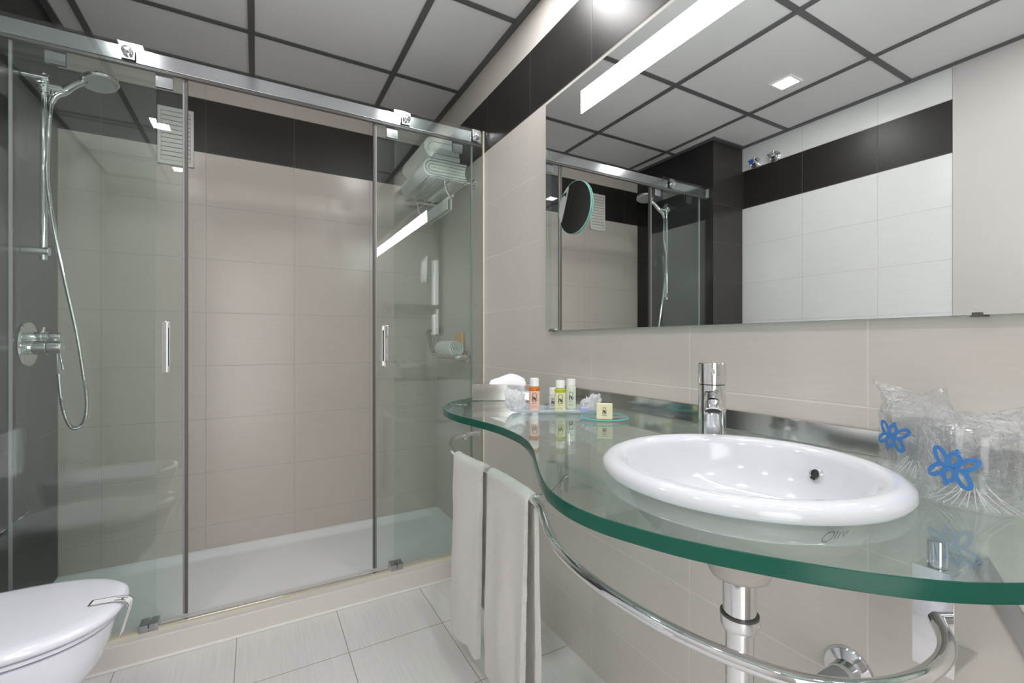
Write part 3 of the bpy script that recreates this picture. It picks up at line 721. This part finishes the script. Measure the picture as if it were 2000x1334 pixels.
# drain pipes
t = thing('drain_pipe', (BC.x, BC.y, -.7), 'chrome bottle trap and waste pipe beneath the washbasin', 'pipe')
bm = bm_new(); cyl(bm, (BC.x, BC.y, -.366), (BC.x, BC.y, -.452), .0245); obj('upper_tube', bm, 'chrome', t)
bm = bm_new(); cyl(bm, (BC.x, BC.y, -.452), (BC.x, BC.y, -.60), .0205); obj('lower_tube', bm, 'chrome', t)
bm = bm_new(); lathe(bm, [(.0245, .0), (.0285, 0), (.0285, -.014), (.026, -.019), (.021, -.019)], (BC.x, BC.y, -.430), (0, 0, 1), 40); nut = obj('slip_nut', bm, 'chrome', t)
bm = bm_new(); lathe(bm, [(.0246, .003), (.0282, .003), (.0282, -.001), (.0246, -.001)], (BC.x, BC.y, -.430), (0, 0, 1), 40); obj('gasket', bm, 'seal', nut)
bm = bm_new(); lathe(bm, [(0, -.735), (.03, -.733), (.036, -.725), (.036, -.60), (.032, -.59), (.0205, -.588)], (BC.x, BC.y, 0), (0, 0, 1), 40); obj('trap_bottle', bm, 'chrome', t)
py_ = .446
bm = bm_new(); cyl(bm, (BC.x+.02, py_, -.637), (XR-.040, py_, -.637), .0225); obj('wall_pipe', bm, 'pipe_grey', t)
bm = bm_new(); cyl(bm, (XR-.042, py_, -.637), (XR-.004, py_, -.637), .0245, bev=.001); lathe(bm, [(.024, .012), (.042, .008), (.045, .004), (.045, 0), (0, 0)], (XR, py_, -.637), (-1, 0, 0), 56); obj('wall_escutcheon', bm, 'chrome', t)

# ------------------------------------------------------------------ faucet
FX, FY = .852, .640
t = thing('faucet', (FX, FY, CZ), 'tall round chrome mixer faucet behind the washbasin', 'faucet')
fr = .0275
bm = bm_new(); lathe(bm, [(0, CZ), (.031, CZ), (.031, CZ+.004), (fr, CZ+.006), (fr, -.092), (0, -.092)], (FX, FY, 0), (0, 0, 1), 56); obj('body', bm, 'chrome', t)
bm = bm_new(); lathe(bm, [(0, -.0915), (fr-.001, -.0915), (fr+.0008, -.090), (fr+.0008, -.0475), (fr-.0015, -.0455), (0, -.0452)], (FX, FY, 0), (0, 0, 1), 56)
cap = obj('handle_cap', bm, 'chrome', t)
sd = Vector((-.78, -.62, 0)).normalized()
s0 = Vector((FX, FY, -.112)); 
bm = bm_new(); tube(bm, [s0, s0+sd*.03+Vector((0, 0, -.004)), s0+sd*.075+Vector((0, 0, -.016))], .0165, 28, 8); sp_ = obj('spout', bm, 'chrome', t)
e1 = s0+sd*.074+Vector((0, 0, -.0175)); ad = (sd*.55+Vector((0, 0, -.85))).normalized()
bm = bm_new(); lathe(bm, [(.0155, -.008), (.017, 0), (.0168, .010), (.0145, .0115), (.0135, .009), (0, .009)], e1, ad, 36); ae = obj('aerator', bm, 'chrome', sp_)
bm = bm_new(); lathe(bm, [(0, .0096), (.013, .0096), (.0132, .009)], e1, ad, 24); obj('aerator_mesh', bm, 'rubber', ae)
bm = bm_new(); fc = Vector((FX, FY, -.066))+sd*fr; tube(bm, [fc, fc+sd*.012+Vector((0, 0, .002)), fc+sd*.022+Vector((0, 0, .006))], .0042, 12, 5); obj('pin_lever', bm, 'chrome', cap)

# ------------------------------------------------------------------ flat grey strip on the wall
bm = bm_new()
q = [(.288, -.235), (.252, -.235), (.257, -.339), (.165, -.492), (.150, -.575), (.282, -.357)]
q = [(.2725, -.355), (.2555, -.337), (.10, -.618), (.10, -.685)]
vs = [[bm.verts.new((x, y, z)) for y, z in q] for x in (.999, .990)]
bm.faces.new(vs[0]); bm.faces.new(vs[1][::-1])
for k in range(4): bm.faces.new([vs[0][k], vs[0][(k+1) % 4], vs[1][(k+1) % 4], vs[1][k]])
tag(obj('wall_strip', bm, 'brushed', loc=(.995, .2, -.5), smooth=False), 'flat grey strip slanting down the wall under the counter end', 'strut')

# ------------------------------------------------------------------ tissue box
a = Vector((.666, 1.472, 0)); rx = Vector((.872, -.49, 0)); ry = Vector((.49, .872, 0))
t = thing('tissue_box', (.80, 1.48, CZ), 'low polished steel tissue box with a white tissue at the far counter end', 'tissue box')
mt = Matrix.Translation((a.x, a.y, 0)) @ Matrix(((rx.x, ry.x, 0, 0), (rx.y, ry.y, 0, 0), (0, 0, 1, 0), (0, 0, 0, 1)))
tb = bmesh.new(); box(tb, (0, 0, CZ+.001), (.235, .118, CZ+.058), .0015); bm = bm_new(); merge(bm, tb, mt); obj('case', bm, 'steel', t)
bm = bm_new(); S = 22
g = []
for j in range(S+1):
    row = []
    for i in range(S+1):
        u, v = i/S, j/S; x = .050+.150*u; y = .025+.060*v
        h = math.sin(PI*min(1, max(0, v)))**.7*(.007+.026*math.sin(PI*u**1.35)**1.1)+.004*noise.noise(Vector((u*6, v*5, 2)))
        if u < .05 or u > .95 or v < .02 or v > .98: h = -.002
        row.append(bm.verts.new(mt @ Vector((x, y, CZ+.058+h))))
    g.append(row)
for j in range(S):
    for i in range(S): bm.faces.new([g[j][i], g[j][i+1], g[j+1][i+1], g[j+1][i]])
obj('tissue', bm, 'tissue', t)

# ------------------------------------------------------------------ toiletry tray and bottles
tc = Vector((.775, 1.118, 0))
mt = Matrix.Translation((tc.x, tc.y, 0)) @ Matrix(((rx.x, ry.x, 0, 0), (rx.y, ry.y, 0, 0), (0, 0, 1, 0), (0, 0, 0, 1)))
tb = bmesh.new()
g = []; NX, NY = 20, 12
for j in range(NY+1):
    row = []
    for i in range(NX+1):
        u, v = i/NX*2-1, j/NY*2-1; rr_ = max(abs(u), abs(v))**6
        row.append(tb.verts.new((u*.128, v*.062, CZ+.003+.011*rr_)))
    g.append(row)
for j in range(NY):
    for i in range(NX): tb.faces.new([g[j][i], g[j][i+1], g[j+1][i+1], g[j+1][i]])
bm = bm_new(); merge(bm, tb, mt)
def solid(th):
    def f(o):
        m = o.modifiers.new('t', 'SOLIDIFY'); m.thickness = th; m.offset = -1
    return f
tag(obj('toiletry_tray', bm, 'acrylic', loc=(tc.x, tc.y, CZ), mod=solid(.002)), 'clear acrylic tray of toiletries on the glass counter', 'tray')
def facing(p):     # unit vector from p towards the open side of the counter, in plan
    v = Vector((-p[0], -p[1])); v.normalize(); return v
def on_cyl(cx, cy, R, zc, fx=None):
    f = fx or facing((cx, cy)); a0 = math.atan2(f.y, f.x)
    def m(x, y, h):
        a = a0+x/R; return Vector((cx+math.cos(a)*(R+h), cy+math.sin(a)*(R+h), zc+y))
    return m
def emblem(bm, fm, s, w):
    """rounded tall trapezoid with an N-shaped figure inside"""
    tr = [(-.42, .92), (0, 1.0), (.45, .92), (.55, .6), (.72, -.75), (.6, -.96), (0, -1.0), (-.45, -.98), (-.62, -.8), (-.52, -.1), (-.47, .5)]
    stroke(bm, [(x*s*.78, y*s) for x, y in tr], w, fm, True, 5)
    stroke(bm, [(x*s*.78, y*s) for x, y in [(-.35, -.75), (-.34, -.1), (-.1, .06), (.12, -.08), (.2, -.45)]], w*1.3, fm, False, 5)
    stroke(bm, [(x*s*.78, y*s) for x, y in [(-.12, -.1), (.1, -.45), (.32, -.8)]], w*1.5, fm, False, 4)
    stroke(bm, [(x*s*.78, y*s) for x, y in [(.38, -.1), (.33, -.45), (.36, -.85)]], w*1.4, fm, False, 4)
TZ = CZ+.0048
def bottle(cx, cy, r, h, caph, capr, body, top, lab, name, ls, wi, zoff=0, lines=True):
    t = thing(name, (cx, cy, TZ), lab, 'bottle', 'mini toiletry bottles on the tray')
    z0 = TZ; zb = z0+h-caph
    bm = bm_new(); lathe(bm, [(0, z0), (r-.002, z0), (r, z0+.003), (r, zb-.006), (r-.001, zb-.003), (capr*.8, zb), (0, zb)], (cx, cy, 0), (0, 0, 1), 40)
    quad_fix(bm)
    for f in bm.faces:
        z = f.calc_center_median().z; f.material_index = 1 if (z > zb-.012 or z < z0+.004) else 0
    lathe(bm, [(r+.0001, zb-.0135), (r+.0001, zb-.006)], (cx, cy, 0), (0, 0, 1), 40, mi=1)
    obj('body', bm, [body, top], t)
    bm = bm_new(); lathe(bm, [(0, zb), (capr, zb), (capr, zb+caph-.002), (capr-.0015, zb+caph), (0, zb+caph)], (cx, cy, 0), (0, 0, 1), 36); obj('cap', bm, 'white_plastic', t)
    bm = bm_new(); fm = on_cyl(cx, cy, r+.0003, z0+h*.44+zoff)
    emblem(bm, fm, ls, wi)
    fm2 = on_cyl(cx, cy, r+.0003, 0)
    if lines:
        for zz, wd, hh in ((z0+h*.44+zoff-ls-.005, .0075, .0022), (z0+h*.44+zoff-ls-.0125, .006, .0012), (z0+h*.44+zoff-ls-.0155, .008, .0014)):
            n = 7
            for k in range(n):
                x = (k-(n-1)/2)*wd*2/n; stroke(bm, [(x-wd/n*.5, zz), (x+wd/n*.5, zz)], hh*.7, fm2, sm=0)
    obj('printed_emblem', bm, 'ink', t, False)
bottle(.714, 1.135, .0158, .0975, .0235, .0132, 'orange_label', 'orange_gel', 'small orange shower gel bottle with white cap, front left on the tray', 'toiletry_bottle', .0125, .0012)
bottle(.790, 1.150, .0125, .064, .021, .0115, 'cream_label', 'cream_label', 'shortest mini bottle with white cap between the orange and lime ones', 'toiletry_bottle', .0085, .0009, -.004)
bottle(.768, 1.080, .0158, .0925, .0210, .0132, 'green_label', 'green_gel', 'small lime green bottle with white cap, front of the tray', 'toiletry_bottle', .0125, .0012)
bottle(.842, 1.128, .0148, .0905, .0205, .0135, 'pale_label', 'pale_label', 'pale green lotion bottle behind the lime green one', 'toiletry_bottle', .0125, .0011)
def crumple(cx, cy, r, sx, sy, sz, seed, mat, lab, cat, name, z0, sub=4, amp=.5, extra=()):
    bm = bm_new(); bmesh.ops.create_icosphere(bm, subdivisions=sub, radius=1)
    for v in bm.verts:
        n = v.co.normalized(); p = n*1.9+Vector((seed, seed*.7, 0))
        d = 1+amp*(noise.turbulence(p, 4, True)-.5)+.12*abs(noise.noise(n*6+Vector((seed, 0, 0))))
        for ang_, am in extra:
            e = max(0, n.dot(Vector(ang_).normalized())-.72)*am; d += e
        v.co = Vector((cx+n.x*d*sx, cy+n.y*d*sy, z0+max(0, (n.z*.9+.72)*d)*sz*.62))
    o = obj(name, bm, mat, loc=(cx, cy, z0), sharp=22); return tag(o, lab, cat)
crumple(.672, 1.165, 1, .030, .026, .046, 3.3, 'cap_bag', 'crumpled clear-wrapped shower cap left of the orange bottle', 'shower cap', 'wrapped_shower_cap', TZ, extra=(((-.7, 0, .6), 1.6), ((0, -.3, 1), 1.2)))
crumple(.850, 1.045, 1, .030, .026, .044, 8.1, 'cap_bag', 'crumpled clear-wrapped packet at the right end of the tray', 'wrapped packet', 'wrapped_packet', TZ, extra=(((.8, 0, .5), 1.5), ((-.4, -.6, -.2), 1.6)))
tb = bmesh.new(); box(tb, (-.013, -.004, 0), (.013, .004, .011), .002); bm = bm_new(); merge(bm, tb, Matrix.Translation((.812, 1.024, CZ+.0125)) @ Matrix.Rotation(-.5, 4, 'Z') @ Matrix.Rotation(.2, 4, 'X'))
tag(obj('sachet', bm, 'purple', loc=(.812, 1.024, CZ+.012)), 'tiny lilac sachet at the front edge of the tray', 'sachet')
# soap dish
dc = Vector((.818, .947)); 
t = thing('soap_dish', (dc.x, dc.y, CZ), 'small round clear glass dish with teal edge holding a soap', 'dish')
bm = bm_new(); lathe(bm, [(0, CZ+.0005), (.045, CZ+.0008), (.056, CZ+.003), (.0625, CZ+.0065), (.0625, CZ+.0085), (.056, CZ+.006), (.045, CZ+.0035), (0, CZ+.0032)], (dc.x, dc.y, 0), (0, 0, 1), 64); obj('dish_body', bm, 'dish', t)
bm = bm_new(); lathe(bm, [(.0624, CZ+.0064), (.0638, CZ+.0066), (.0638, CZ+.0086), (.0624, CZ+.0088), (.0624, CZ+.0064)], (dc.x, dc.y, 0), (0, 0, 1), 64); obj('dish_rim', bm, 'dish_edge', t)
f = facing((dc.x, dc.y)); sx = Vector((-f.y, f.x)); cs = Vector((dc.x, dc.y))+f*.018
t = thing('wrapped_soap', (cs.x, cs.y, CZ+.0035), 'square cream wrapped soap standing on the round glass dish', 'soap')
mt = Matrix.Translation((cs.x, cs.y, CZ+.0245)) @ Matrix(((sx.x, f.x, 0, 0), (sx.y, f.y, 0, 0), (0, 0, 1, 0), (0, 0, 0, 1)))
bm = bm_new(); tb = bmesh.new(); box(tb, (-.0205, -.007, -.0205), (.0215, .007, .0215), .0025, seg=3); merge(bm, tb, mt); obj('wrapper', bm, 'soap', t)
bm = bm_new(); emblem(bm, lambda x, y, h: mt @ Vector((x, .0073+h, y+.003)), .0085, .0009)
for k in range(5): stroke(bm, [(-.006+.003*k-.001, -.0095), (-.006+.003*k+.001, -.0095)], .001, lambda x, y, h: mt @ Vector((x, .0073+h, y)), sm=0)
obj('printed_emblem', bm, 'ink', t, False)

# ------------------------------------------------------------------ bagged tumblers
def butterfly(bm, fm, s):
    w = .19*s
    def E(cx, cy, a, b, rot, n=14): 
        c, s_ = math.cos(rot), math.sin(rot)
        return [(s*(cx+a*math.cos(2*PI*k/n)*c-b*math.sin(2*PI*k/n)*s_), s*(cy+a*math.cos(2*PI*k/n)*s_+b*math.sin(2*PI*k/n)*c)) for k in range(n)]
    tl = -.24
    def R(pts):
        c, s_ = math.cos(tl), math.sin(tl); return [(x*c-y*s_, x*s_+y*c) for x, y in pts]
    for pts in (E(-.52, .36, .44, .20, 2.25), E(0, .40, .30, .21, 1.57), E(.52, .36, .44, .20, .89), E(-.52, -.36, .44, .20, -2.25), E(0, -.40, .30, .21, -1.57), E(.52, -.36, .44, .20, -.89)):
        stroke(bm, R(pts), w*1.05, fm, True, 3)
    stroke(bm, R([(-.62*s, 0), (.66*s, 0)]), w*.4, fm, sm=0, th=.0009)
    for sg in (1, -1):
        stroke(bm, R([(0, sg*.80*s), (0, sg*.86*s)]), w*1.6, fm, sm=0); stroke(bm, R([(0, sg*.86*s), (0, sg*.96*s)]), w*.7, fm, sm=0)
def tumbler(cx, cy, r, h, wing, lab1, lab2, seed, logo_s, logo_z, tilt, side, topz):
    t = thing('glass_tumbler', (cx, cy, CZ), lab1, 'glass', 'bagged drinking glasses')
    z0 = CZ+.002; rt, rb = r, r*.86
    bm = bm_new(); lathe(bm, [(0, z0), (rb-.003, z0), (rb, z0+.003), (rt, z0+h), (rt-.0018, z0+h), (rb-.003, z0+.012), (0, z0+.009)], (cx, cy, 0), (0, 0, 1), 56); obj('glass_body', bm, 'tumbler', t)
    bm = bm_new(); U, V = 72, 26; rows = []
    wd = Vector(wing).normalized()
    zt2 = topz
    for j in range(V+1):
        v = j/V; row = []
        for i in range(U):
            a = 2*PI*i/U; d = Vector((math.cos(a), math.sin(a)))
            if v < .12:   # skirt spreading on the glass top
                k = v/.12; rr_ = (r+.012)*(1.0+.05*(1-k)); z = CZ+.0008+.012*k*k
                rr_ *= 1+.10*(1-k)*noise.noise(Vector((math.cos(a)*3+seed, math.sin(a)*3, 0)))
                p = Vector((cx, cy))+d*rr_
            elif v < .70:
                k = (v-.12)/.58; rr_ = r+.0065+.004*noise.noise(Vector((math.cos(a)*2.5+seed, math.sin(a)*2.5, k*3)))+.0018*math.sin(a*9+seed+k*3)
                z = CZ+.013+(h-.008)*k; p = Vector((cx, cy))+d*rr_
            else:
                k = (v-.70)/.30; e = k**.8; pd = Vector((-wd.y, wd.x))
                uu = d.dot(wd); vv = d.dot(pd)
                fl = (r+.006)*(1-.08*math.sin(PI*e))*(1+.32*e)
                p = Vector((cx, cy))+wd*uu*fl+pd*(vv*(r+.006)*(1-.90*e)+.012*e*math.sin(uu*3+seed))
                z = CZ+.005+h+(zt2-CZ-h)*k*(.65+.5*abs(uu)**1.5)+.006*noise.noise(Vector((uu*4, vv*4+seed, k*3)))
            n1 = noise.noise(Vector((p.x*60+seed, p.y*60, z*45)))*.0022*(.3 if v < .7 else 1.6)
            row.append(bm.verts.new((p.x+d.x*n1, p.y+d.y*n1, z+n1*.4)))
        rows.append(row)
    for a, b in zip(rows, rows[1:]):
        for i in range(U): bm.faces.new([a[i], a[(i+1) % U], b[(i+1) % U], b[i]])
    bag = obj('plastic_bag', bm, 'bag', loc=(cx, cy, CZ), sharp=25); tag(bag, lab2, 'plastic bag', 'bags over the drinking glasses')
    bm = bm_new(); f = Matrix.Rotation(side, 2) @ facing((cx, cy))
    butterfly(bm, on_cyl(cx, cy, r+.012, logo_z, f), logo_s)
    obj('printed_flower', bm, 'blue_ink', bag, False, label='blue four-petal emblem')
    # gathered pleats at the foot of the bag
    bm = bm_new(); rnd = random.Random(seed)
    f2 = facing((cx, cy)); base_a = math.atan2(f2.y, f2.x)
    for k in range(14):
        a = base_a+(-.9+1.8*k/13)+rnd.uniform(-.04, .04); d = Vector((math.cos(a), math.sin(a)))
        ca = Vector((cx, cy))+d*(r+.0125); hh = rnd.uniform(.006, .022)
        cb = Vector((cx, cy))+Vector((math.cos(base_a+.15*(k/13-.5)), math.sin(base_a+.15*(k/13-.5))))*(r+.009)
        tube(bm, [(ca.x, ca.y, CZ+.0025), ((ca.x*1.3+cb.x*.7)/2, (ca.y*1.3+cb.y*.7)/2, CZ+.008+hh*.3), (cb.x*.75+ca.x*.25, cb.y*.75+ca.y*.25, CZ+.014+hh)], .0006, 6, 4)
    obj('pleat', bm, 'cap_bag', bag)
tumbler(.826, .227, .045, .088, (.75, -.65), 'drinking glass in a clear bag nearest the camera edge', 'clear plastic bag with blue emblem over the nearer glass', 2.0, .026, CZ+.050, 0, -.32, -.088)
tumbler(.918, .315, .041, .092, (.87, -.49), 'drinking glass in a clear bag against the wall', 'clear plastic bag with blue emblem over the glass by the wall', 5.0, .024, CZ+.062, 0, -.62, -.072)

# ------------------------------------------------------------------ toilet
TY = 1.635
def tol(tip, back, hw, n=48, mid=-.56):
    o = []
    for k in range(n):
        a = 2*PI*k/n; c, s = math.cos(a), math.sin(a)
        x = mid+(tip-mid)*c**.84 if c > 0 else mid+(mid-back)*(-abs(c)**.75 if c else 0)
        o.append((x-.012, TY+hw*(abs(s)**.86)*(1 if s > 0 else -1)))
    return o
def loft(bm, secs):
    rings = [[bm.verts.new((x, y, z)) for x, y in o] for o, z in secs]
    n = len(rings[0])
    for a, b in zip(rings, rings[1:]):
        for k in range(n): bm.faces.new([a[k], a[(k+1) % n], b[(k+1) % n], b[k]])
    bm.faces.new(rings[0][::-1]); bm.faces.new(rings[-1])
t = thing('toilet', (-.65, TY, FL), 'white toilet with closed lid in front of the left glass panel', 'toilet')
bm = bm_new()
loft(bm, [(tol(-.56, -.93, .12), FL+.001), (tol(-.55, -.93, .12), FL+.06), (tol(-.47, -.93, .128), -.98), (tol(-.385, -.93, .15), -.90), (tol(-.350, -.93, .168), -.85), (tol(-.335, -.93, .178), -.80), (tol(-.325, -.93, .182), -.765), (tol(-.322, -.93, .183), -.753), (tol(-.34, -.92, .17), -.750)])
obj('bowl', bm, 'porcelain', t, sharp=60)
bm = bm_new(); loft(bm, [(tol(-.328, -.80, .176), -.7495), (tol(-.319, -.81, .184), -.745), (tol(-.319, -.81, .184), -.737), (tol(-.325, -.80, .178), -.734)]); obj('seat', bm, 'porcelain', t, sharp=50)
bm = bm_new(); loft(bm, [(tol(-.318, -.81, .182), -.7325), (tol(-.305, -.82, .190), -.729), (tol(-.300, -.82, .193), -.720), (tol(-.303, -.82, .191), -.711), (tol(-.315, -.81, .182), -.7045), (tol(-.34, -.79, .165), -.7015), (tol(-.40, -.75, .11), -.6995), (tol(-.5, -.6, .02), -.699)]); lid = obj('lid', bm, 'porcelain', t, sharp=60)
for y in (TY-.07, TY+.07):
    bm = bm_new(); cyl(bm, (-.835, y-.02, -.72), (-.835, y+.02, -.72), .012, bev=.002); obj('hinge', bm, 'chrome', t)
bm = bm_new(); box(bm, (XL+.002, TY-.19, -.76), (-.87, TY+.19, -.36), .02, seg=4); obj('cistern', bm, 'porcelain', t)
bm = bm_new(); cyl(bm, (-.98, TY, -.361), (-.98, TY, -.352), .022, bev=.002); obj('flush_button', bm, 'chrome', t)
# paper band over the lid front
t = thing('sanitary_paper_band', (-.31, TY, -.70), 'white paper band with thin black outline folded over the toilet lid tip', 'paper band')
path = [(-.385, -.6983), (-.365, -.6992), (-.345, -.7000), (-.322, -.7025), (-.305, -.7085), (-.2985, -.716), (-.299, -.727), (-.303, -.745), (-.310, -.77), (-.318, -.80)]
bdir = Vector((1, .0)); yb0, yb1 = 1.592, 1.622
def tipx(y, z_, x): # follow the rounded outline: shift back by the ellipse
    return x-.25*(1-math.sqrt(max(0, 1-((y-TY)/.19)**2)))*min(1, max(0, (x+.45)/.13))
bm = bm_new(); P = spline([(x, 0, z) for x, z in path], 5); rows = []
for p in P:
    rows.append([bm.verts.new((tipx(y, p.z, p.x)+o_*.8, y, p.z+o_)) for y, o_ in ((yb0, .0004), (yb1, .0004), (yb1, .0012), (yb0, .0012))])
for a, b in zip(rows, rows[1:]):
    for k in range(4): bm.faces.new([a[k], a[(k+1) % 4], b[(k+1) % 4], b[k]])
bm.faces.new(rows[0]); bm.faces.new(rows[-1][::-1])
obj('band', bm, 'paper', t)
bm = bm_new()
def strip(y0, y1, i0, i1, dz=.0016):
    rr_ = []
    for p in P[i0:i1]: rr_.append([bm.verts.new((tipx(y, p.z, p.x)+o_*.8, y, p.z+o_)) for y, o_ in ((y0, .001), (y1, .001), (y1, dz), (y0, dz))])
    for a, b in zip(rr_, rr_[1:]):
        for k in range(4): bm.faces.new([a[k], a[(k+1) % 4], b[(k+1) % 4], b[k]])
n = len(P)
strip(yb0, yb0+.0014, 0, n); strip(yb1-.0014, yb1, 0, n); strip(yb0, yb1, 0, 2)
bm2 = bm
strip(yb0+.007, yb0+.009, 13, 20); strip(yb1-.009, yb1-.007, 13, 20); strip(yb0+.007, yb1-.007, 13, 14); strip(yb0+.007, yb1-.007, 19, 20); strip(yb0+.012, yb1-.012, 16, 18)
obj('printed_outline', bm, 'ink', t, False)

# ------------------------------------------------------------------ bidet (outside the frame, mirrored in the shower glass)
BY2 = .86; TYs = TY; TY = BY2
t = thing('bidet', (-.65, BY2, FL), 'white bidet beside the toilet seen reflected in the shower glass', 'bidet')
bm = bm_new()
loft(bm, [(tol(-.56, -.93, .11), FL+.001), (tol(-.52, -.93, .12), -.98), (tol(-.43, -.95, .15), -.87), (tol(-.40, -.97, .172), -.78), (tol(-.395, -.98, .176), -.73), (tol(-.41, -.97, .168), -.722), (tol(-.43, -.85, .145), -.725), (tol(-.46, -.80, .12), -.77), (tol(-.52, -.72, .06), -.81)])
obj('bowl', bm, 'porcelain', t, sharp=60)
bm = bm_new(); cyl(bm, (-.90, BY2, -.724), (-.90, BY2, -.62), .022, bev=.003); tube(bm, [(-.90, BY2, -.66), (-.85, BY2, -.655), (-.80, BY2, -.665)], .011, 14, 6); obj('tap', bm, 'chrome', t)
TY = TYs

# ------------------------------------------------------------------ stop valves high on the left wall
for y, z, blue, lab in ((1.93, 1.242, True, 'chrome stop valve with blue cap high on the wall, mirrored at left'), (1.795, 1.240, False, 'plain chrome stop valve high on the wall, right of the blue one in the mirror')):
    t = thing('stop_valve', (XL, y, z), lab, 'valve')
    bm = bm_new(); lathe(bm, [(0, 0), (.036, 0), (.036, .004), (.022, .012), (.022, .022), (0, .022)], (XL, y, z), (1, 0, 0), 36); obj('rosette', bm, 'chrome', t)
    bm = bm_new(); cyl(bm, (XL+.022, y, z), (XL+.055, y, z), .018, bev=.003)
    for k in range(4): a = k*PI/2+.5; cyl(bm, (XL+.042, y, z), (XL+.046, y+.032*math.cos(a), z+.032*math.sin(a)), .006, bev=.002)
    h = obj('cross_handle', bm, 'chrome', t)
    bm = bm_new(); cyl(bm, (XL+.055, y, z), (XL+.059, y, z), .0165 if blue else .012, bev=.001); obj('index_cap', bm, 'blue_dot' if blue else 'chrome', h)
# ------------------------------------------------------------------ shelf on the wall behind the camera
t = thing('wall_shelf', (.47, YF, .38), 'dark narrow wall shelf seen mirrored in the right shower glass', 'shelf')
bm = bm_new(); box(bm, (.18, YF, .36), (.78, YF+.16, .40), .003); obj('board', bm, 'wood', t)
for x in (.24, .72):
    bm = bm_new(); box(bm, (x-.01, YF, .30), (x+.01, YF+.12, .36), .002); obj('bracket', bm, 'seal', t)
